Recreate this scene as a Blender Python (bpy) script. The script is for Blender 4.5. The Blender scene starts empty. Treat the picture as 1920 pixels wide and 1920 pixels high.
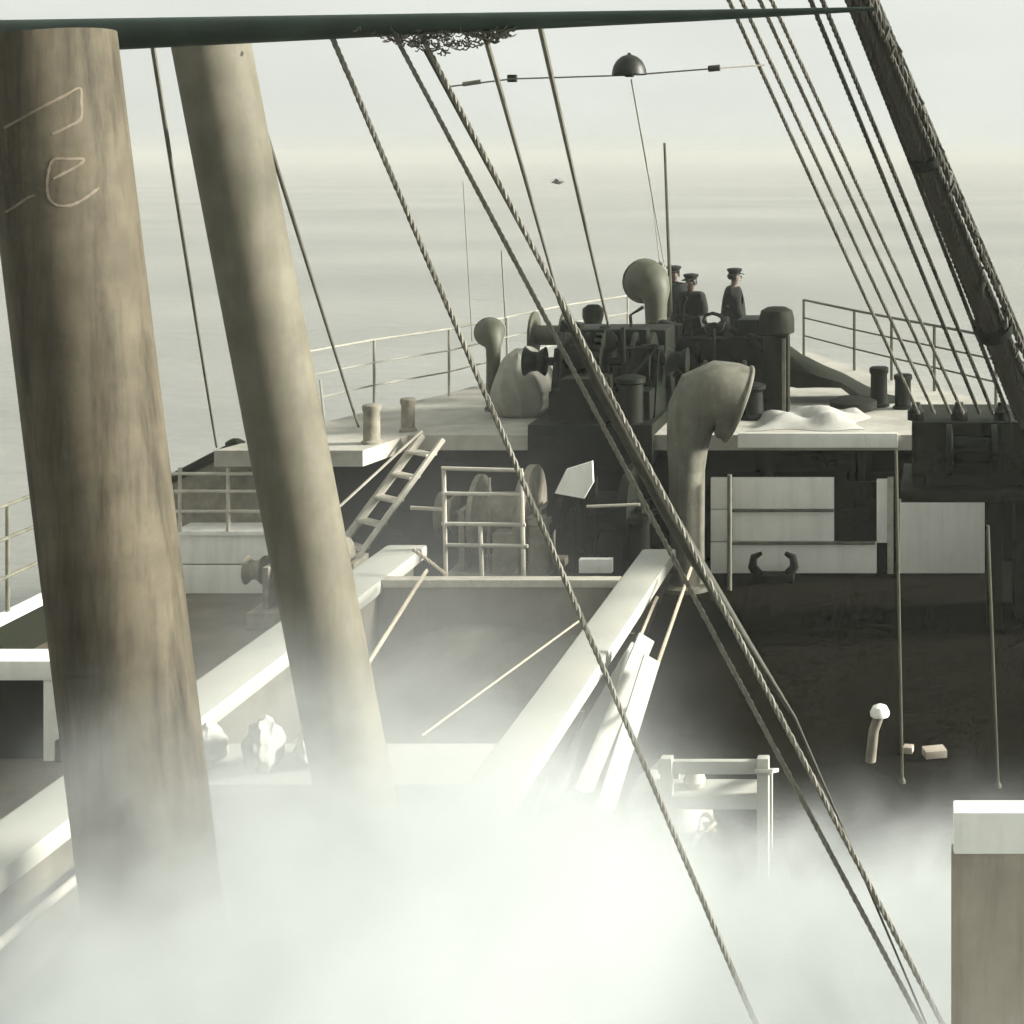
import bpy, bmesh, math, random
from mathutils import Vector, Matrix
R = math.radians
random.seed(7)
scene = bpy.context.scene
COL = scene.collection

# ------------------------------------------------------------------ camera
F, CX, CY, H = 3000.0, 1758.0, 290.0, 5.5      # focal length and optical axis in photo pixels, eye height over the main deck
cam_d = bpy.data.cameras.new('camera'); cam = bpy.data.objects.new('camera', cam_d); COL.objects.link(cam)
cam.location = (0, 0, H); cam.rotation_euler = (R(90), 0, 0)
cam_d.sensor_width = 36; cam_d.lens = F / 1920 * 36
cam_d.shift_x = -(CX - 960) / 1920; cam_d.shift_y = -(960 - CY) / 1920
cam_d.clip_start = 0.1; cam_d.clip_end = 12000
scene.camera = cam

# ------------------------------------------------------------------ sky, sun, exposure
SUN_EL, SUN_AZ = 19.0, 82.0                    # azimuth clockwise from the bow direction (+Y)
w = bpy.data.worlds.new('World'); scene.world = w; w.use_nodes = True
nt = w.node_tree; nt.nodes.clear()
out = nt.nodes.new('ShaderNodeOutputWorld'); bg = nt.nodes.new('ShaderNodeBackground')
sky = nt.nodes.new('ShaderNodeTexSky'); sky.sky_type = 'NISHITA'; sky.sun_disc = False
sky.sun_elevation = R(SUN_EL); sky.sun_rotation = R(SUN_AZ); sky.air_density = 1.5; sky.dust_density = 4.0
bw = nt.nodes.new('ShaderNodeHueSaturation'); bw.inputs['Saturation'].default_value = 0.12
tc = nt.nodes.new('ShaderNodeTexCoord'); mp = nt.nodes.new('ShaderNodeMapping'); mp.inputs['Scale'].default_value = (1, 1, 3.2)
nz = nt.nodes.new('ShaderNodeTexNoise'); nz.inputs['Scale'].default_value = 1.6; nz.inputs['Detail'].default_value = 5
cr = nt.nodes.new('ShaderNodeValToRGB')
cr.color_ramp.elements[0].position = 0.3; cr.color_ramp.elements[0].color = (4.85, 5.0, 4.6, 1)
cr.color_ramp.elements[1].position = 0.72; cr.color_ramp.elements[1].color = (7.0, 7.35, 6.9, 1)
mx = nt.nodes.new('ShaderNodeMixRGB'); mx.inputs['Fac'].default_value = 0.92     # overcast sheet over the clear sky
L = nt.links.new
L(tc.outputs['Generated'], mp.inputs['Vector']); L(mp.outputs['Vector'], nz.inputs['Vector']); L(nz.outputs['Fac'], cr.inputs['Fac'])
L(sky.outputs['Color'], bw.inputs['Color']); L(bw.outputs['Color'], mx.inputs['Color1']); L(cr.outputs['Color'], mx.inputs['Color2'])
L(mx.outputs['Color'], bg.inputs['Color']); bg.inputs['Strength'].default_value = 0.05; L(bg.outputs['Background'], out.inputs['Surface'])

sd = bpy.data.lights.new('sun', 'SUN'); sd.energy = 5.0; sd.angle = R(12); sd.color = (1.0, 0.965, 0.89)
sun = bpy.data.objects.new('sun', sd); COL.objects.link(sun)
el, az = R(SUN_EL), R(SUN_AZ)
sun.rotation_euler = (-Vector((math.sin(az)*math.cos(el), math.cos(az)*math.cos(el), math.sin(el)))).to_track_quat('-Z', 'Y').to_euler()

vs = scene.view_settings
vs.view_transform = 'Standard'; vs.look = 'None'; vs.exposure = 1.45; vs.gamma = 1.0; vs.use_curve_mapping = False
cy = scene.cycles
cy.max_bounces = 6; cy.volume_bounces = 4; cy.diffuse_bounces = 3; cy.glossy_bounces = 2; cy.transparent_max_bounces = 8
cy.volume_step_rate = 2.0; cy.volume_max_steps = 48
cy.use_adaptive_sampling = True; cy.adaptive_threshold = 0.04; cy.adaptive_min_samples = 12
cy.use_denoising = True

# ------------------------------------------------------------------ helpers
def at(px, py, Y):
    """a point Y metres ahead of the eye, from where the photo shows it"""
    return Vector(((px - CX) * Y / F, Y, H - (py - CY) * Y / F))

def tag(o, label=None, cat=None, group=None, kind=None):
    if label: o['label'] = label
    if cat: o['category'] = cat
    if group: o['group'] = group
    if kind: o['kind'] = kind
    return o

def thing(name, base, label, cat, group=None):
    o = bpy.data.objects.new(name, None); COL.objects.link(o); o.location = base; o.empty_display_size = 0.2
    o['_b'] = list(base)
    return tag(o, label, cat, group)

class MB:
    def __init__(s): s.v = []; s.f = []
    def add(s, vs_, fs):
        n = len(s.v); s.v += [Vector(p) for p in vs_]; s.f += [tuple(i + n for i in f) for f in fs]; return s
    def box(s, lo, hi, bev=0.0):
        x0, y0, z0 = lo; x1, y1, z1 = hi
        b = min(bev, abs(x1-x0)/3, abs(y1-y0)/3, abs(z1-z0)/3)
        if b <= 0:
            vv = [(x0,y0,z0),(x1,y0,z0),(x1,y1,z0),(x0,y1,z0),(x0,y0,z1),(x1,y0,z1),(x1,y1,z1),(x0,y1,z1)]
            return s.add(vv, [(0,3,2,1),(4,5,6,7),(0,1,5,4),(1,2,6,5),(2,3,7,6),(3,0,4,7)])
        bm = bmesh.new(); bmesh.ops.create_cube(bm, size=1)
        for v in bm.verts: v.co = Vector(((x0+x1)/2 + v.co.x*(x1-x0), (y0+y1)/2 + v.co.y*(y1-y0), (z0+z1)/2 + v.co.z*(z1-z0)))
        bmesh.ops.bevel(bm, geom=bm.edges[:], offset=b, segments=2, affect='EDGES', profile=0.7)
        return s.bm(bm)
    def bm(s, bm):
        bm.verts.index_update()
        s.add([v.co.copy() for v in bm.verts], [tuple(v.index for v in f.verts) for f in bm.faces]); bm.free(); return s
    def obox(s, c, size, rot, bev=0.0):
        """a box of that size at c, turned by the euler rot"""
        t = MB().box((-size[0]/2,-size[1]/2,-size[2]/2), (size[0]/2,size[1]/2,size[2]/2), bev)
        m = Matrix.Rotation(0,3,'X') @ __import__('mathutils').Euler(rot).to_matrix()
        return s.add([m @ p + Vector(c) for p in t.v], t.f)
    def tube(s, pts, rad, n=10, cap=True):
        pts = [Vector(p) for p in pts]
        if not isinstance(rad, (list, tuple)): rad = [rad]*len(pts)
        d0 = (pts[1]-pts[0]).normalized()
        up = Vector((0,0,1)) if abs(d0.z) < 0.9 else Vector((1,0,0))
        u = d0.cross(up).normalized()
        vv, ff = [], []
        for i, p in enumerate(pts):
            d = (pts[min(i+1,len(pts)-1)] - pts[max(i-1,0)]).normalized()
            u = (u - d*u.dot(d)).normalized(); w_ = d.cross(u)
            for k in range(n):
                a = 2*math.pi*k/n; vv.append(p + (u*math.cos(a) + w_*math.sin(a))*rad[i])
        for i in range(len(pts)-1):
            for k in range(n):
                a, b = i*n+k, i*n+(k+1) % n
                ff.append((a, b, b+n, a+n))
        if cap: ff.append(tuple(range(n-1,-1,-1))); ff.append(tuple(range((len(pts)-1)*n, len(pts)*n)))
        return s.add(vv, ff)
    def lathe(s, c, prof, n=16, axis='Z', cap=True):
        """prof = [(radius, height along the axis)]"""
        c = Vector(c); vv, ff = [], []
        for r, h in prof:
            for k in range(n):
                a = 2*math.pi*k/n; x, y = r*math.cos(a), r*math.sin(a)
                p = {'Z':(x,y,h), 'X':(h,x,y), 'Y':(y,h,x)}[axis]
                vv.append(c + Vector(p))
        for i in range(len(prof)-1):
            for k in range(n):
                a, b = i*n+k, i*n+(k+1) % n; ff.append((a, b, b+n, a+n))
        if cap: ff.append(tuple(range(n-1,-1,-1))); ff.append(tuple(range((len(prof)-1)*n, len(prof)*n)))
        return s.add(vv, ff)
    def rope(s, pts, r, turns=None, strands=3, seg=90, sides=5):
        """a laid rope: strands twisted round the line through pts"""
        pts = [Vector(p) for p in pts]
        cum = [0]
        for a, b in zip(pts, pts[1:]): cum.append(cum[-1] + (b-a).length)
        tot = cum[-1]; turns = turns or tot/(r*9)
        def P(t):
            d = t*tot
            for i in range(len(pts)-1):
                if d <= cum[i+1] or i == len(pts)-2: return pts[i].lerp(pts[i+1], (d-cum[i])/max(1e-6, cum[i+1]-cum[i]))
        seg = int(max(seg, turns*7))
        d = (pts[-1]-pts[0]).normalized(); u = d.cross(Vector((0.3,1,0.2))).normalized(); w_ = d.cross(u)
        for k in range(strands):
            line = []
            for i in range(seg+1):
                t = i/seg; a = 2*math.pi*(turns*t + k/strands)
                line.append(P(t) + (u*math.cos(a) + w_*math.sin(a))*r*0.52)
            s.tube(line, r*0.55, sides)
        return s
    def build(s, name, mat, parent=None, smooth=None):
        off = Vector((0,0,0)); p = parent
        while p is not None:
            if '_b' in p: off = Vector(p['_b']); break
            p = p.parent
        me = bpy.data.meshes.new(name); me.from_pydata([v - off for v in s.v], [], s.f); me.update()
        bm = bmesh.new(); bm.from_mesh(me); bmesh.ops.recalc_face_normals(bm, faces=bm.faces[:]); bm.to_mesh(me); bm.free()
        if smooth is None: smooth = True
        if smooth:
            me.polygons.foreach_set('use_smooth', [True]*len(me.polygons))
            try: me.set_sharp_from_angle(angle=R(38))
            except Exception: pass
        me.materials.append(mat)
        o = bpy.data.objects.new(name, me); COL.objects.link(o)
        if parent is not None: o.parent = parent
        return o

def sag(a, b, n=10, drop=0.0):
    a, b = Vector(a), Vector(b)
    return [a.lerp(b, i/n) - Vector((0,0,drop*4*(i/n)*(1-i/n))) for i in range(n+1)]

# ------------------------------------------------------------------ materials
def mat(name, col, var=0.25, scale=3.0, rough=0.75, bump=0.15, dirt=None, dirt_amt=0.35, streak=True, metal=0.0, spec=0.35, fine=40.0):
    m = bpy.data.materials.new(name); m.use_nodes = True
    n = m.node_tree.nodes; l = m.node_tree.links.new; b = n['Principled BSDF']
    b.inputs['Roughness'].default_value = rough; b.inputs['Metallic'].default_value = metal
    b.inputs['Specular IOR Level'].default_value = spec
    g = n.new('ShaderNodeNewGeometry')
    a = n.new('ShaderNodeTexNoise'); a.inputs['Scale'].default_value = scale; a.inputs['Detail'].default_value = 8; a.inputs['Roughness'].default_value = 0.65
    l(g.outputs['Position'], a.inputs['Vector'])
    r = n.new('ShaderNodeValToRGB'); lo, hi = r.color_ramp.elements
    lo.position, hi.position = 0.3, 0.72
    lo.color = tuple(c*(1-var) for c in col) + (1,); hi.color = tuple(min(1, c*(1+var)) for c in col) + (1,)
    l(a.outputs['Fac'], r.inputs['Fac']); src = r.outputs['Color']
    if dirt:
        mp_ = n.new('ShaderNodeMapping'); mp_.inputs['Scale'].default_value = (7, 7, 0.7) if streak else (1.3, 1.3, 1.3)
        l(g.outputs['Position'], mp_.inputs['Vector'])
        d = n.new('ShaderNodeTexNoise'); d.inputs['Scale'].default_value = 1.0; d.inputs['Detail'].default_value = 7; d.inputs['Roughness'].default_value = 0.7
        l(mp_.outputs['Vector'], d.inputs['Vector'])
        rr = n.new('ShaderNodeValToRGB'); rr.color_ramp.elements[0].position = 0.46; rr.color_ramp.elements[1].position = 0.75
        rr.color_ramp.elements[1].color = (dirt_amt*2,)*3 + (1,)
        l(d.outputs['Fac'], rr.inputs['Fac'])
        x = n.new('ShaderNodeMixRGB'); x.inputs['Color2'].default_value = tuple(dirt) + (1,)
        l(rr.outputs['Color'], x.inputs['Fac']); l(src, x.inputs['Color1']); src = x.outputs['Color']
    l(src, b.inputs['Base Color'])
    if bump:
        f = n.new('ShaderNodeTexNoise'); f.inputs['Scale'].default_value = fine; f.inputs['Detail'].default_value = 4
        l(g.outputs['Position'], f.inputs['Vector'])
        bp = n.new('ShaderNodeBump'); bp.inputs['Strength'].default_value = bump; bp.inputs['Distance'].default_value = 0.01
        l(f.outputs['Fac'], bp.inputs['Height']); l(bp.outputs['Normal'], b.inputs['Normal'])
    return m

RUST = (0.10, 0.065, 0.04)
M = dict(
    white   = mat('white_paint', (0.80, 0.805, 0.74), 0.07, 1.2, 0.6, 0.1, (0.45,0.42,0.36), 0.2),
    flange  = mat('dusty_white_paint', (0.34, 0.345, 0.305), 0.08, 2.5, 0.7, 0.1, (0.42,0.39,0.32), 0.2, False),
    mast    = mat('mast_paint', (0.082, 0.071, 0.048), 0.35, 2.6, 0.75, 0.2, (0.02,0.017,0.010), 0.6, spec=0.2, fine=22),
    mast2   = mat('mast_paint_second', (0.115, 0.107, 0.077), 0.3, 2.4, 0.72, 0.12, (0.07,0.066,0.042), 0.4, spec=0.3, fine=22),
    green   = mat('dark_green_paint', (0.012, 0.028, 0.018), 0.3, 4, 0.55, 0.1, (0.03,0.04,0.03), 0.2, False),
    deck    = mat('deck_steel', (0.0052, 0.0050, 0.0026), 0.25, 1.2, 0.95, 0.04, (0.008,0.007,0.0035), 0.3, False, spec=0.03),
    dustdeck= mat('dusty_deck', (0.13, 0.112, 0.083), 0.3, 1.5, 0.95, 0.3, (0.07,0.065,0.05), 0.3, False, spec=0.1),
    fdeck   = mat('forecastle_deck_paint', (0.36, 0.35, 0.30), 0.2, 1.4, 0.8, 0.25, (0.15,0.14,0.11), 0.3, False),
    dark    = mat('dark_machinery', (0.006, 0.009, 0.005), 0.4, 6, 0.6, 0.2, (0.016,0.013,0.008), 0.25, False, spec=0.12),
    darkwall= mat('dark_olive_paint_and_shade', (0.010, 0.013, 0.007), 0.3, 3, 0.7, 0.15, (0.022,0.02,0.012), 0.3, spec=0.12),  # also carries the overhang's shade on the recessed forecastle wall
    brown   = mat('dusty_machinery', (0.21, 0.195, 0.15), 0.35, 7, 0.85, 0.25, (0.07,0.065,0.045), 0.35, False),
    coam    = mat('coaming_side', (0.085, 0.08, 0.06), 0.3, 3, 0.8, 0.2, (0.16,0.145,0.11), 0.3),
    grey    = mat('grey_vent_paint', (0.125, 0.125, 0.094), 0.35, 5, 0.7, 0.2, (0.055,0.05,0.033), 0.45),
    olive   = mat('olive_vent_paint', (0.06, 0.064, 0.04), 0.25, 4, 0.6, 0.12, (0.05,0.045,0.03), 0.3),
    pipe    = mat('pale_pipe_paint', (0.42, 0.40, 0.33), 0.2, 9, 0.7, 0.1, (0.2,0.17,0.13), 0.3, False),
    wire    = mat('galvanised_wire', (0.12, 0.116, 0.09), 0.25, 30, 0.6, 0.2, None),
    wiredark= mat('tarred_wire', (0.04, 0.04, 0.028), 0.3, 30, 0.7, 0.2, None),
    manila  = mat('manila_rope', (0.33, 0.29, 0.22), 0.25, 30, 0.9, 0.3, None),
    canvas  = mat('grey_canvas', (0.24, 0.24, 0.20), 0.2, 3, 0.95, 0.3, (0.14,0.13,0.1), 0.3, False),
    wcanvas = mat('white_canvas', (0.33, 0.33, 0.30), 0.25, 3, 0.95, 0.3, (0.35,0.33,0.28), 0.3, False),
    wood    = mat('brown_wood', (0.34, 0.30, 0.245), 0.12, 3, 0.8, 0.1, (0.13,0.1,0.075), 0.35),
    grain   = mat('cargo_dust', (0.15, 0.14, 0.108), 0.2, 2.5, 1.0, 0.5, None),
    holdwall= mat('dusty_hold_wall', (0.17, 0.155, 0.12), 0.2, 2.0, 0.95, 0.3, (0.11,0.1,0.075), 0.3),
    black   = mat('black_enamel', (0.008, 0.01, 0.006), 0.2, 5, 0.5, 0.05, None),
    chalk   = mat('chalk', (0.16, 0.135, 0.10), 0.25, 20, 1.0, 0.2, None),
    hull    = mat('hull_paint', (0.02, 0.02, 0.018), 0.3, 1.5, 0.6, 0.1, RUST, 0.3),
    skin    = mat('skin', (0.10, 0.07, 0.05), 0.1, 10, 0.6, 0.0, None),
    cloth   = mat('dark_cloth', (0.006, 0.009, 0.006), 0.3, 12, 0.95, 0.2, None),
    cloth2  = mat('grey_cloth', (0.07, 0.072, 0.055), 0.3, 12, 0.95, 0.2, None),
    gull    = mat('gull_feathers', (0.25, 0.25, 0.24), 0.2, 30, 0.9, 0.0, None),
)

# ------------------------------------------------------------------ sea
ZS = -2.6
m = bpy.data.materials.new('sea_water'); m.use_nodes = True
n = m.node_tree.nodes; l = m.node_tree.links.new; b = n['Principled BSDF']
b.inputs['Base Color'].default_value = (0.235, 0.238, 0.212, 1); b.inputs['Roughness'].default_value = 0.35; b.inputs['IOR'].default_value = 1.33
g = n.new('ShaderNodeNewGeometry'); q = n.new('ShaderNodeMapping'); q.inputs['Scale'].default_value = (0.5, 0.9, 1); l(g.outputs['Position'], q.inputs['Vector'])
a = n.new('ShaderNodeTexNoise'); a.inputs['Scale'].default_value = 0.8; a.inputs['Detail'].default_value = 6; l(q.outputs['Vector'], a.inputs['Vector'])
bp = n.new('ShaderNodeBump'); bp.inputs['Strength'].default_value = 0.5; bp.inputs['Distance'].default_value = 0.25
l(a.outputs['Fac'], bp.inputs['Height']); l(bp.outputs['Normal'], b.inputs['Normal'])
pn = n.new('ShaderNodeTexNoise'); pn.inputs['Scale'].default_value = 0.035; pn.inputs['Detail'].default_value = 5; l(q.outputs['Vector'], pn.inputs['Vector'])
pr = n.new('ShaderNodeValToRGB'); pr.color_ramp.elements[0].position = 0.35; pr.color_ramp.elements[1].position = 0.68
pr.color_ramp.elements[0].color = (0.185, 0.188, 0.168, 1); pr.color_ramp.elements[1].color = (0.275, 0.28, 0.25, 1)
l(pn.outputs['Fac'], pr.inputs['Fac']); l(pr.outputs['Color'], b.inputs['Base Color'])
SEA = 2900
sea = MB().add([(-SEA,-SEA,ZS),(SEA,-SEA,ZS),(SEA,SEA,ZS),(-SEA,SEA,ZS)], [(0,1,2,3)]).build('sea', m, smooth=False)
tag(sea, 'pale hazy sea beyond the ship', kind='structure')

# ------------------------------------------------------------------ main deck, hold, hull
PX, SX = -10.1, 2.6                                   # ship's sides
HX0, HX1, HY0, HY1 = -6.05, -3.4, 12.5, 17.35         # hatch opening
def sheet(x0, x1, y0, y1, z, s=None):
    s = s or MB(); return s.add([(x0,y0,z),(x1,y0,z),(x1,y1,z),(x0,y1,z)], [(0,1,2,3)])
d = MB()
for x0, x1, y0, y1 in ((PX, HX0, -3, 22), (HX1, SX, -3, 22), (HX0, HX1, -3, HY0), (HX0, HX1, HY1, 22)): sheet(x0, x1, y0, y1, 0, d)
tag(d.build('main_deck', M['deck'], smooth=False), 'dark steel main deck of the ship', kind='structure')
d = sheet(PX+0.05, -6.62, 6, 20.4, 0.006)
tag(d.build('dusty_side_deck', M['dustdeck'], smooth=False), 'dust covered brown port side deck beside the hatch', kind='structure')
h = MB()
zb = -2.4
for a_, b_ in (((HX0,HY0),(HX1,HY0)), ((HX1,HY0),(HX1,HY1)), ((HX1,HY1),(HX0,HY1)), ((HX0,HY1),(HX0,HY0))):
    h.add([(a_[0],a_[1],-0.002),(b_[0],b_[1],-0.002),(b_[0],b_[1],zb),(a_[0],a_[1],zb)], [(0,1,2,3)])
sheet(HX0, HX1, HY0, HY1, zb, h)
tag(h.build('hold', M['holdwall'], smooth=False), 'brown inside walls of the open cargo hold', kind='structure')
gr = MB(); N = 34; vv = []; ff = []
for j in range(N+1):
    for i in range(N+1):
        x = HX0+0.004 + (HX1-HX0-0.008)*i/N; y = HY0+0.004 + (HY1-HY0-0.008)*j/N
        u, v = i/N*2-1, j/N*2-1
        z = -0.35 + 0.75*(0.5+0.5*v)**1.3 - 0.25*u*u + random.uniform(-0.02, 0.02) + 0.05*math.sin(u*5+v*3)
        vv.append((x,y,z))
for j in range(N):
    for i in range(N): k = j*(N+1)+i; ff.append((k,k+1,k+N+2,k+N+1))
gr.add(vv, ff); tag(gr.build('bulk_cargo', M['grain']), 'pale dusty bulk cargo heaped in the open hold', 'cargo', kind='stuff')

hl = MB()
for x in (PX, SX): hl.box((x-0.03, -3, ZS-0.5), (x+0.03, 20.4 if x < 0 else 22, -0.004))
tag(hl.build('hull_side', M['hull'], smooth=False), 'dark painted sides of the ship hull', kind='structure')

# ------------------------------------------------------------------ forecastle
ZF = 1.82
outl = [(-9.0,19.9),(-7.15,19.9),(-6.95,21.0),(1.7,21.0),(0.95,23.4),(0.1,25.0),(-1.2,27.2),(-2.3,29.6),(-3.6,31.3),(-4.9,31.9),(-5.9,30.6),(-6.85,27.8),(-7.6,24.5),(-8.4,22.2)]
n_ = len(outl)
fd = MB().add([(x,y,ZF) for x,y in outl] + [(x,y,ZF-0.2) for x,y in outl],
     [tuple(range(n_)), tuple(range(2*n_-1, n_-1, -1))] + [(i,(i+1)%n_,(i+1)%n_+n_,i+n_) for i in range(n_)])
tag(fd.build('forecastle_deck', M['fdeck'], smooth=False), 'pale raised forecastle deck with thick edge', kind='structure')
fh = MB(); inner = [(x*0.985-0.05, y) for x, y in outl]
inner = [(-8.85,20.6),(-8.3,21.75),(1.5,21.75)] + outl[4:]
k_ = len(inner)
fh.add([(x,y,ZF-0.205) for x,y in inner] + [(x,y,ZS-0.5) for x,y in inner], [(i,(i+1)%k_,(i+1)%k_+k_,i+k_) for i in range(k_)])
tag(fh.build('forecastle_hull', M['darkwall'], smooth=False), 'recessed wall darkened as overhang shade, and bow plating under the forecastle deck', kind='structure')  # dark colour stands in for shade below the deck's overhang

# white lower bulkhead of planks on the starboard side
t = thing('plank_bulkhead', (-1.1, 21.0, 0), 'white planked bulkhead below the forecastle deck edge, dark opening at its right', 'bulkhead')
for z0, z1 in ((0.0,0.41),(0.418,0.84)):
    MB().box((-2.98,21.0,z0+0.004),(-1.36 if z0 > 0.3 else -0.80,21.06,z1),0.012).build('plank', M['white'], t)
MB().box((-2.98,21.0,0.848),(-1.36,21.06,1.26),0.012).build('plank', M['white'], t)
MB().box((-0.80,21.0,0.404),(-0.66,21.06,1.24),0.012).build('plank', M['white'], t)
MB().box((-0.50,20.995,0.004),(0.62,21.055,0.97),0.012).build('panel', M['white'], t)
MB().box((-0.66,20.98,0.0),(-0.58,21.08,1.26),0.01).build('post', M['pipe'], t)
MB().box((0.64,20.98,0.0),(0.72,21.08,1.0),0.01).build('post', M['pipe'], t)
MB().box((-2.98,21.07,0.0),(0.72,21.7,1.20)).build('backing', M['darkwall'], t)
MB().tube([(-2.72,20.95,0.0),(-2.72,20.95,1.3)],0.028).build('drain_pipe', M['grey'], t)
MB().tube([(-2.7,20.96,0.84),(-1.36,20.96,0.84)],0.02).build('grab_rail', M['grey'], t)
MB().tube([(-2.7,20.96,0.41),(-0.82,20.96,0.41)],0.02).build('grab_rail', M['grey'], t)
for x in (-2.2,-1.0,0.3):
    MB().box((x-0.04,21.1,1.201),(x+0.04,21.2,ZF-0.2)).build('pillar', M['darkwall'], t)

# port locker under the forecastle wing, with pale pipe rails above it
t = thing('port_locker', (-8.9, 20.0, 0), 'low white locker on the port side beside the thick masts', 'locker')
MB().box((-9.5,20.0,0.012),(-8.35,20.5,0.36),0.015).build('lower_panel', M['white'], t)
MB().box((-9.5,20.02,0.38),(-8.35,20.5,0.74),0.015).build('upper_panel', M['white'], t)
MB().box((-9.55,19.97,0.745),(-8.22,20.55,0.80),0.01).build('lid', M['white'], t)
MB().tube([(-8.3,19.9,0.01),(-8.28,19.9,0.5),(-8.12,19.88,0.55),(-8.05,19.88,0.4)],0.06).build('pump_pipe', M['brown'], t)
t = thing('port_pipe_rail', (-8.9, 19.95, 0.8), 'pale pipe rail above the low white port locker', 'rail')
for x in (-9.45,-8.85,-8.3): MB().tube([(x,19.96,0.8),(x,19.96,1.6)],0.025).build('post', M['pipe'], t)
for z in (1.05,1.3,1.52): MB().tube([(-9.55,19.955,z),(-8.2,19.955,z)],0.022).build('bar', M['pipe'], t)
t = thing('sloping_bulwark', (-9.3, 20.3, 0), 'dark bulwark sloping up to the port edge of the forecastle', 'bulwark')
s_ = [(-9.95,20.45,0.0),(-9.95,20.45,1.24),(-9.25,20.45,1.62),(-8.9,20.45,1.72),(-8.6,20.45,1.60),(-8.6,20.45,0.0)]
MB().add(s_ + [(x,y+0.08,z) for x,y,z in s_], [tuple(range(6)),tuple(range(11,5,-1))]+[(i,(i+1)%6,(i+1)%6+6,i+6) for i in range(6)]).build('plate', M['brown'], t, False)
MB().tube([(-10.0,20.42,1.25),(-9.25,20.42,1.64),(-8.95,20.42,1.80),(-8.62,20.42,1.70)],0.06,8).build('capping', M['darkwall'], t)
MB().lathe((-9.0,20.5,1.72),[(0.11,0),(0.12,0.1),(0.05,0.14)],12).build('fairlead', M['dark'], t)

# ------------------------------------------------------------------ forecastle rails
def rail(name, pts, label, zt=1.0, mt='grey', r=0.018):
    t = thing(name, (pts[0][0],pts[0][1],ZF), label, 'railing')
    for x, y in pts: MB().tube([(x,y,ZF),(x,y,ZF+zt)],r*1.15,8).build('stanchion', M[mt], t)
    for k in (1.0,0.68,0.36):
        MB().tube([(x,y,ZF+zt*k) for x,y in pts],r if k == 1 else r*0.7,8).build('bar', M[mt], t)
rail('bow_railing', [(-8.5,21.6),(-8.1,23.0),(-7.45,24.4),(-7.05,26.2),(-6.6,28.2),(-5.85,30.2)], 'thin pale railing along the port edge of the forecastle', 1.02, 'canvas')
rail('bow_railing', [(-2.45,29.3),(-1.42,27.3),(-0.75,26.1),(-0.05,24.9),(0.85,23.3)], 'thin railing on the starboard forecastle edge behind the wire bundle', 1.02, 'olive', 0.022)

# ------------------------------------------------------------------ hatch coaming
t = thing('hatch_coaming', (-4.7, 15, 0), 'raised hatch coaming with broad white flanges around the open hold', 'hatch')
ZC = 0.90
MB().box((-6.12,8.0,0.006),(-6.06,18.5,ZC-0.16)).build('port_side_plate', M['coam'], t)
MB().box((-3.39,8.0,0.006),(-3.33,18.5,ZC-0.16)).build('starboard_side_plate', M['coam'], t)
MB().box((-6.055,HY1,0.006),(-3.395,HY1+0.06,ZC-0.1)).build('far_end_plate', M['holdwall'], t)
MB().box((-6.055,HY0-0.06,0.006),(-3.395,HY0,ZC-0.1)).build('near_end_plate', M['coam'], t)
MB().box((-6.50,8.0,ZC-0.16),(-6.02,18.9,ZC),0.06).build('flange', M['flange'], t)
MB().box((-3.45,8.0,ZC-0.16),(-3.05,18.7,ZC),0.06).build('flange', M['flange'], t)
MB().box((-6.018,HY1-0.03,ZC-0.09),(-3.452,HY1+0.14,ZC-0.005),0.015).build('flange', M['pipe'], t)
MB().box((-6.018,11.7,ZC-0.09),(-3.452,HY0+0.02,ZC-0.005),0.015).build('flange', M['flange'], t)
for i in range(9):
    y = 9.2 + i*1.12
    for x0, x1 in ((-6.5,-6.13),(-3.32,-3.02)):
        MB().add([(x0,y,0.0),(x1,y,0.0),(x1,y,ZC-0.1),(x0,y,ZC-0.1)] if 0 else
                 ([(x1,y,0.01),(x1,y,ZC-0.165),(x0,y,ZC-0.165),(x1,y+0.03,0.01),(x1,y+0.03,ZC-0.165),(x0,y+0.03,ZC-0.165)] if x0 < -5 else
                  [(x0,y,0.01),(x0,y,ZC-0.165),(x1,y,ZC-0.165),(x0,y+0.03,0.01),(x0,y+0.03,ZC-0.165),(x1,y+0.03,ZC-0.165)]),
                 [(0,1,2),(5,4,3),(0,1,4,3),(1,2,5,4),(2,0,3,5)]).build('bracket', M['coam'], t, False)
tag(MB().tube([(-5.92,8.0,0.52),(-5.92,12.3,0.52)],0.035).build('steam_pipe', M['pipe']), 'pale pipe running along the inside of the port coaming', 'pipe')
tag(MB().rope([at(690,1245,14.5), at(800,1070,17.3)],0.022).build('hatch_rope', M['manila']), 'pale rope across the far port corner of the hatch', 'rope')
tag(MB().rope([at(775,1030,17.6), at(838,1078,17.5)],0.02).build('hatch_rope', M['manila']), 'short pale rope from port coaming to the pipe barrier', 'rope')
tag(MB().rope([at(790,1380,12.55), at(1085,1165,15.4)],0.011).build('hatch_rope', M['manila']), 'faint slack rope over the cargo hold, ending by the starboard coaming', 'rope')

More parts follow.
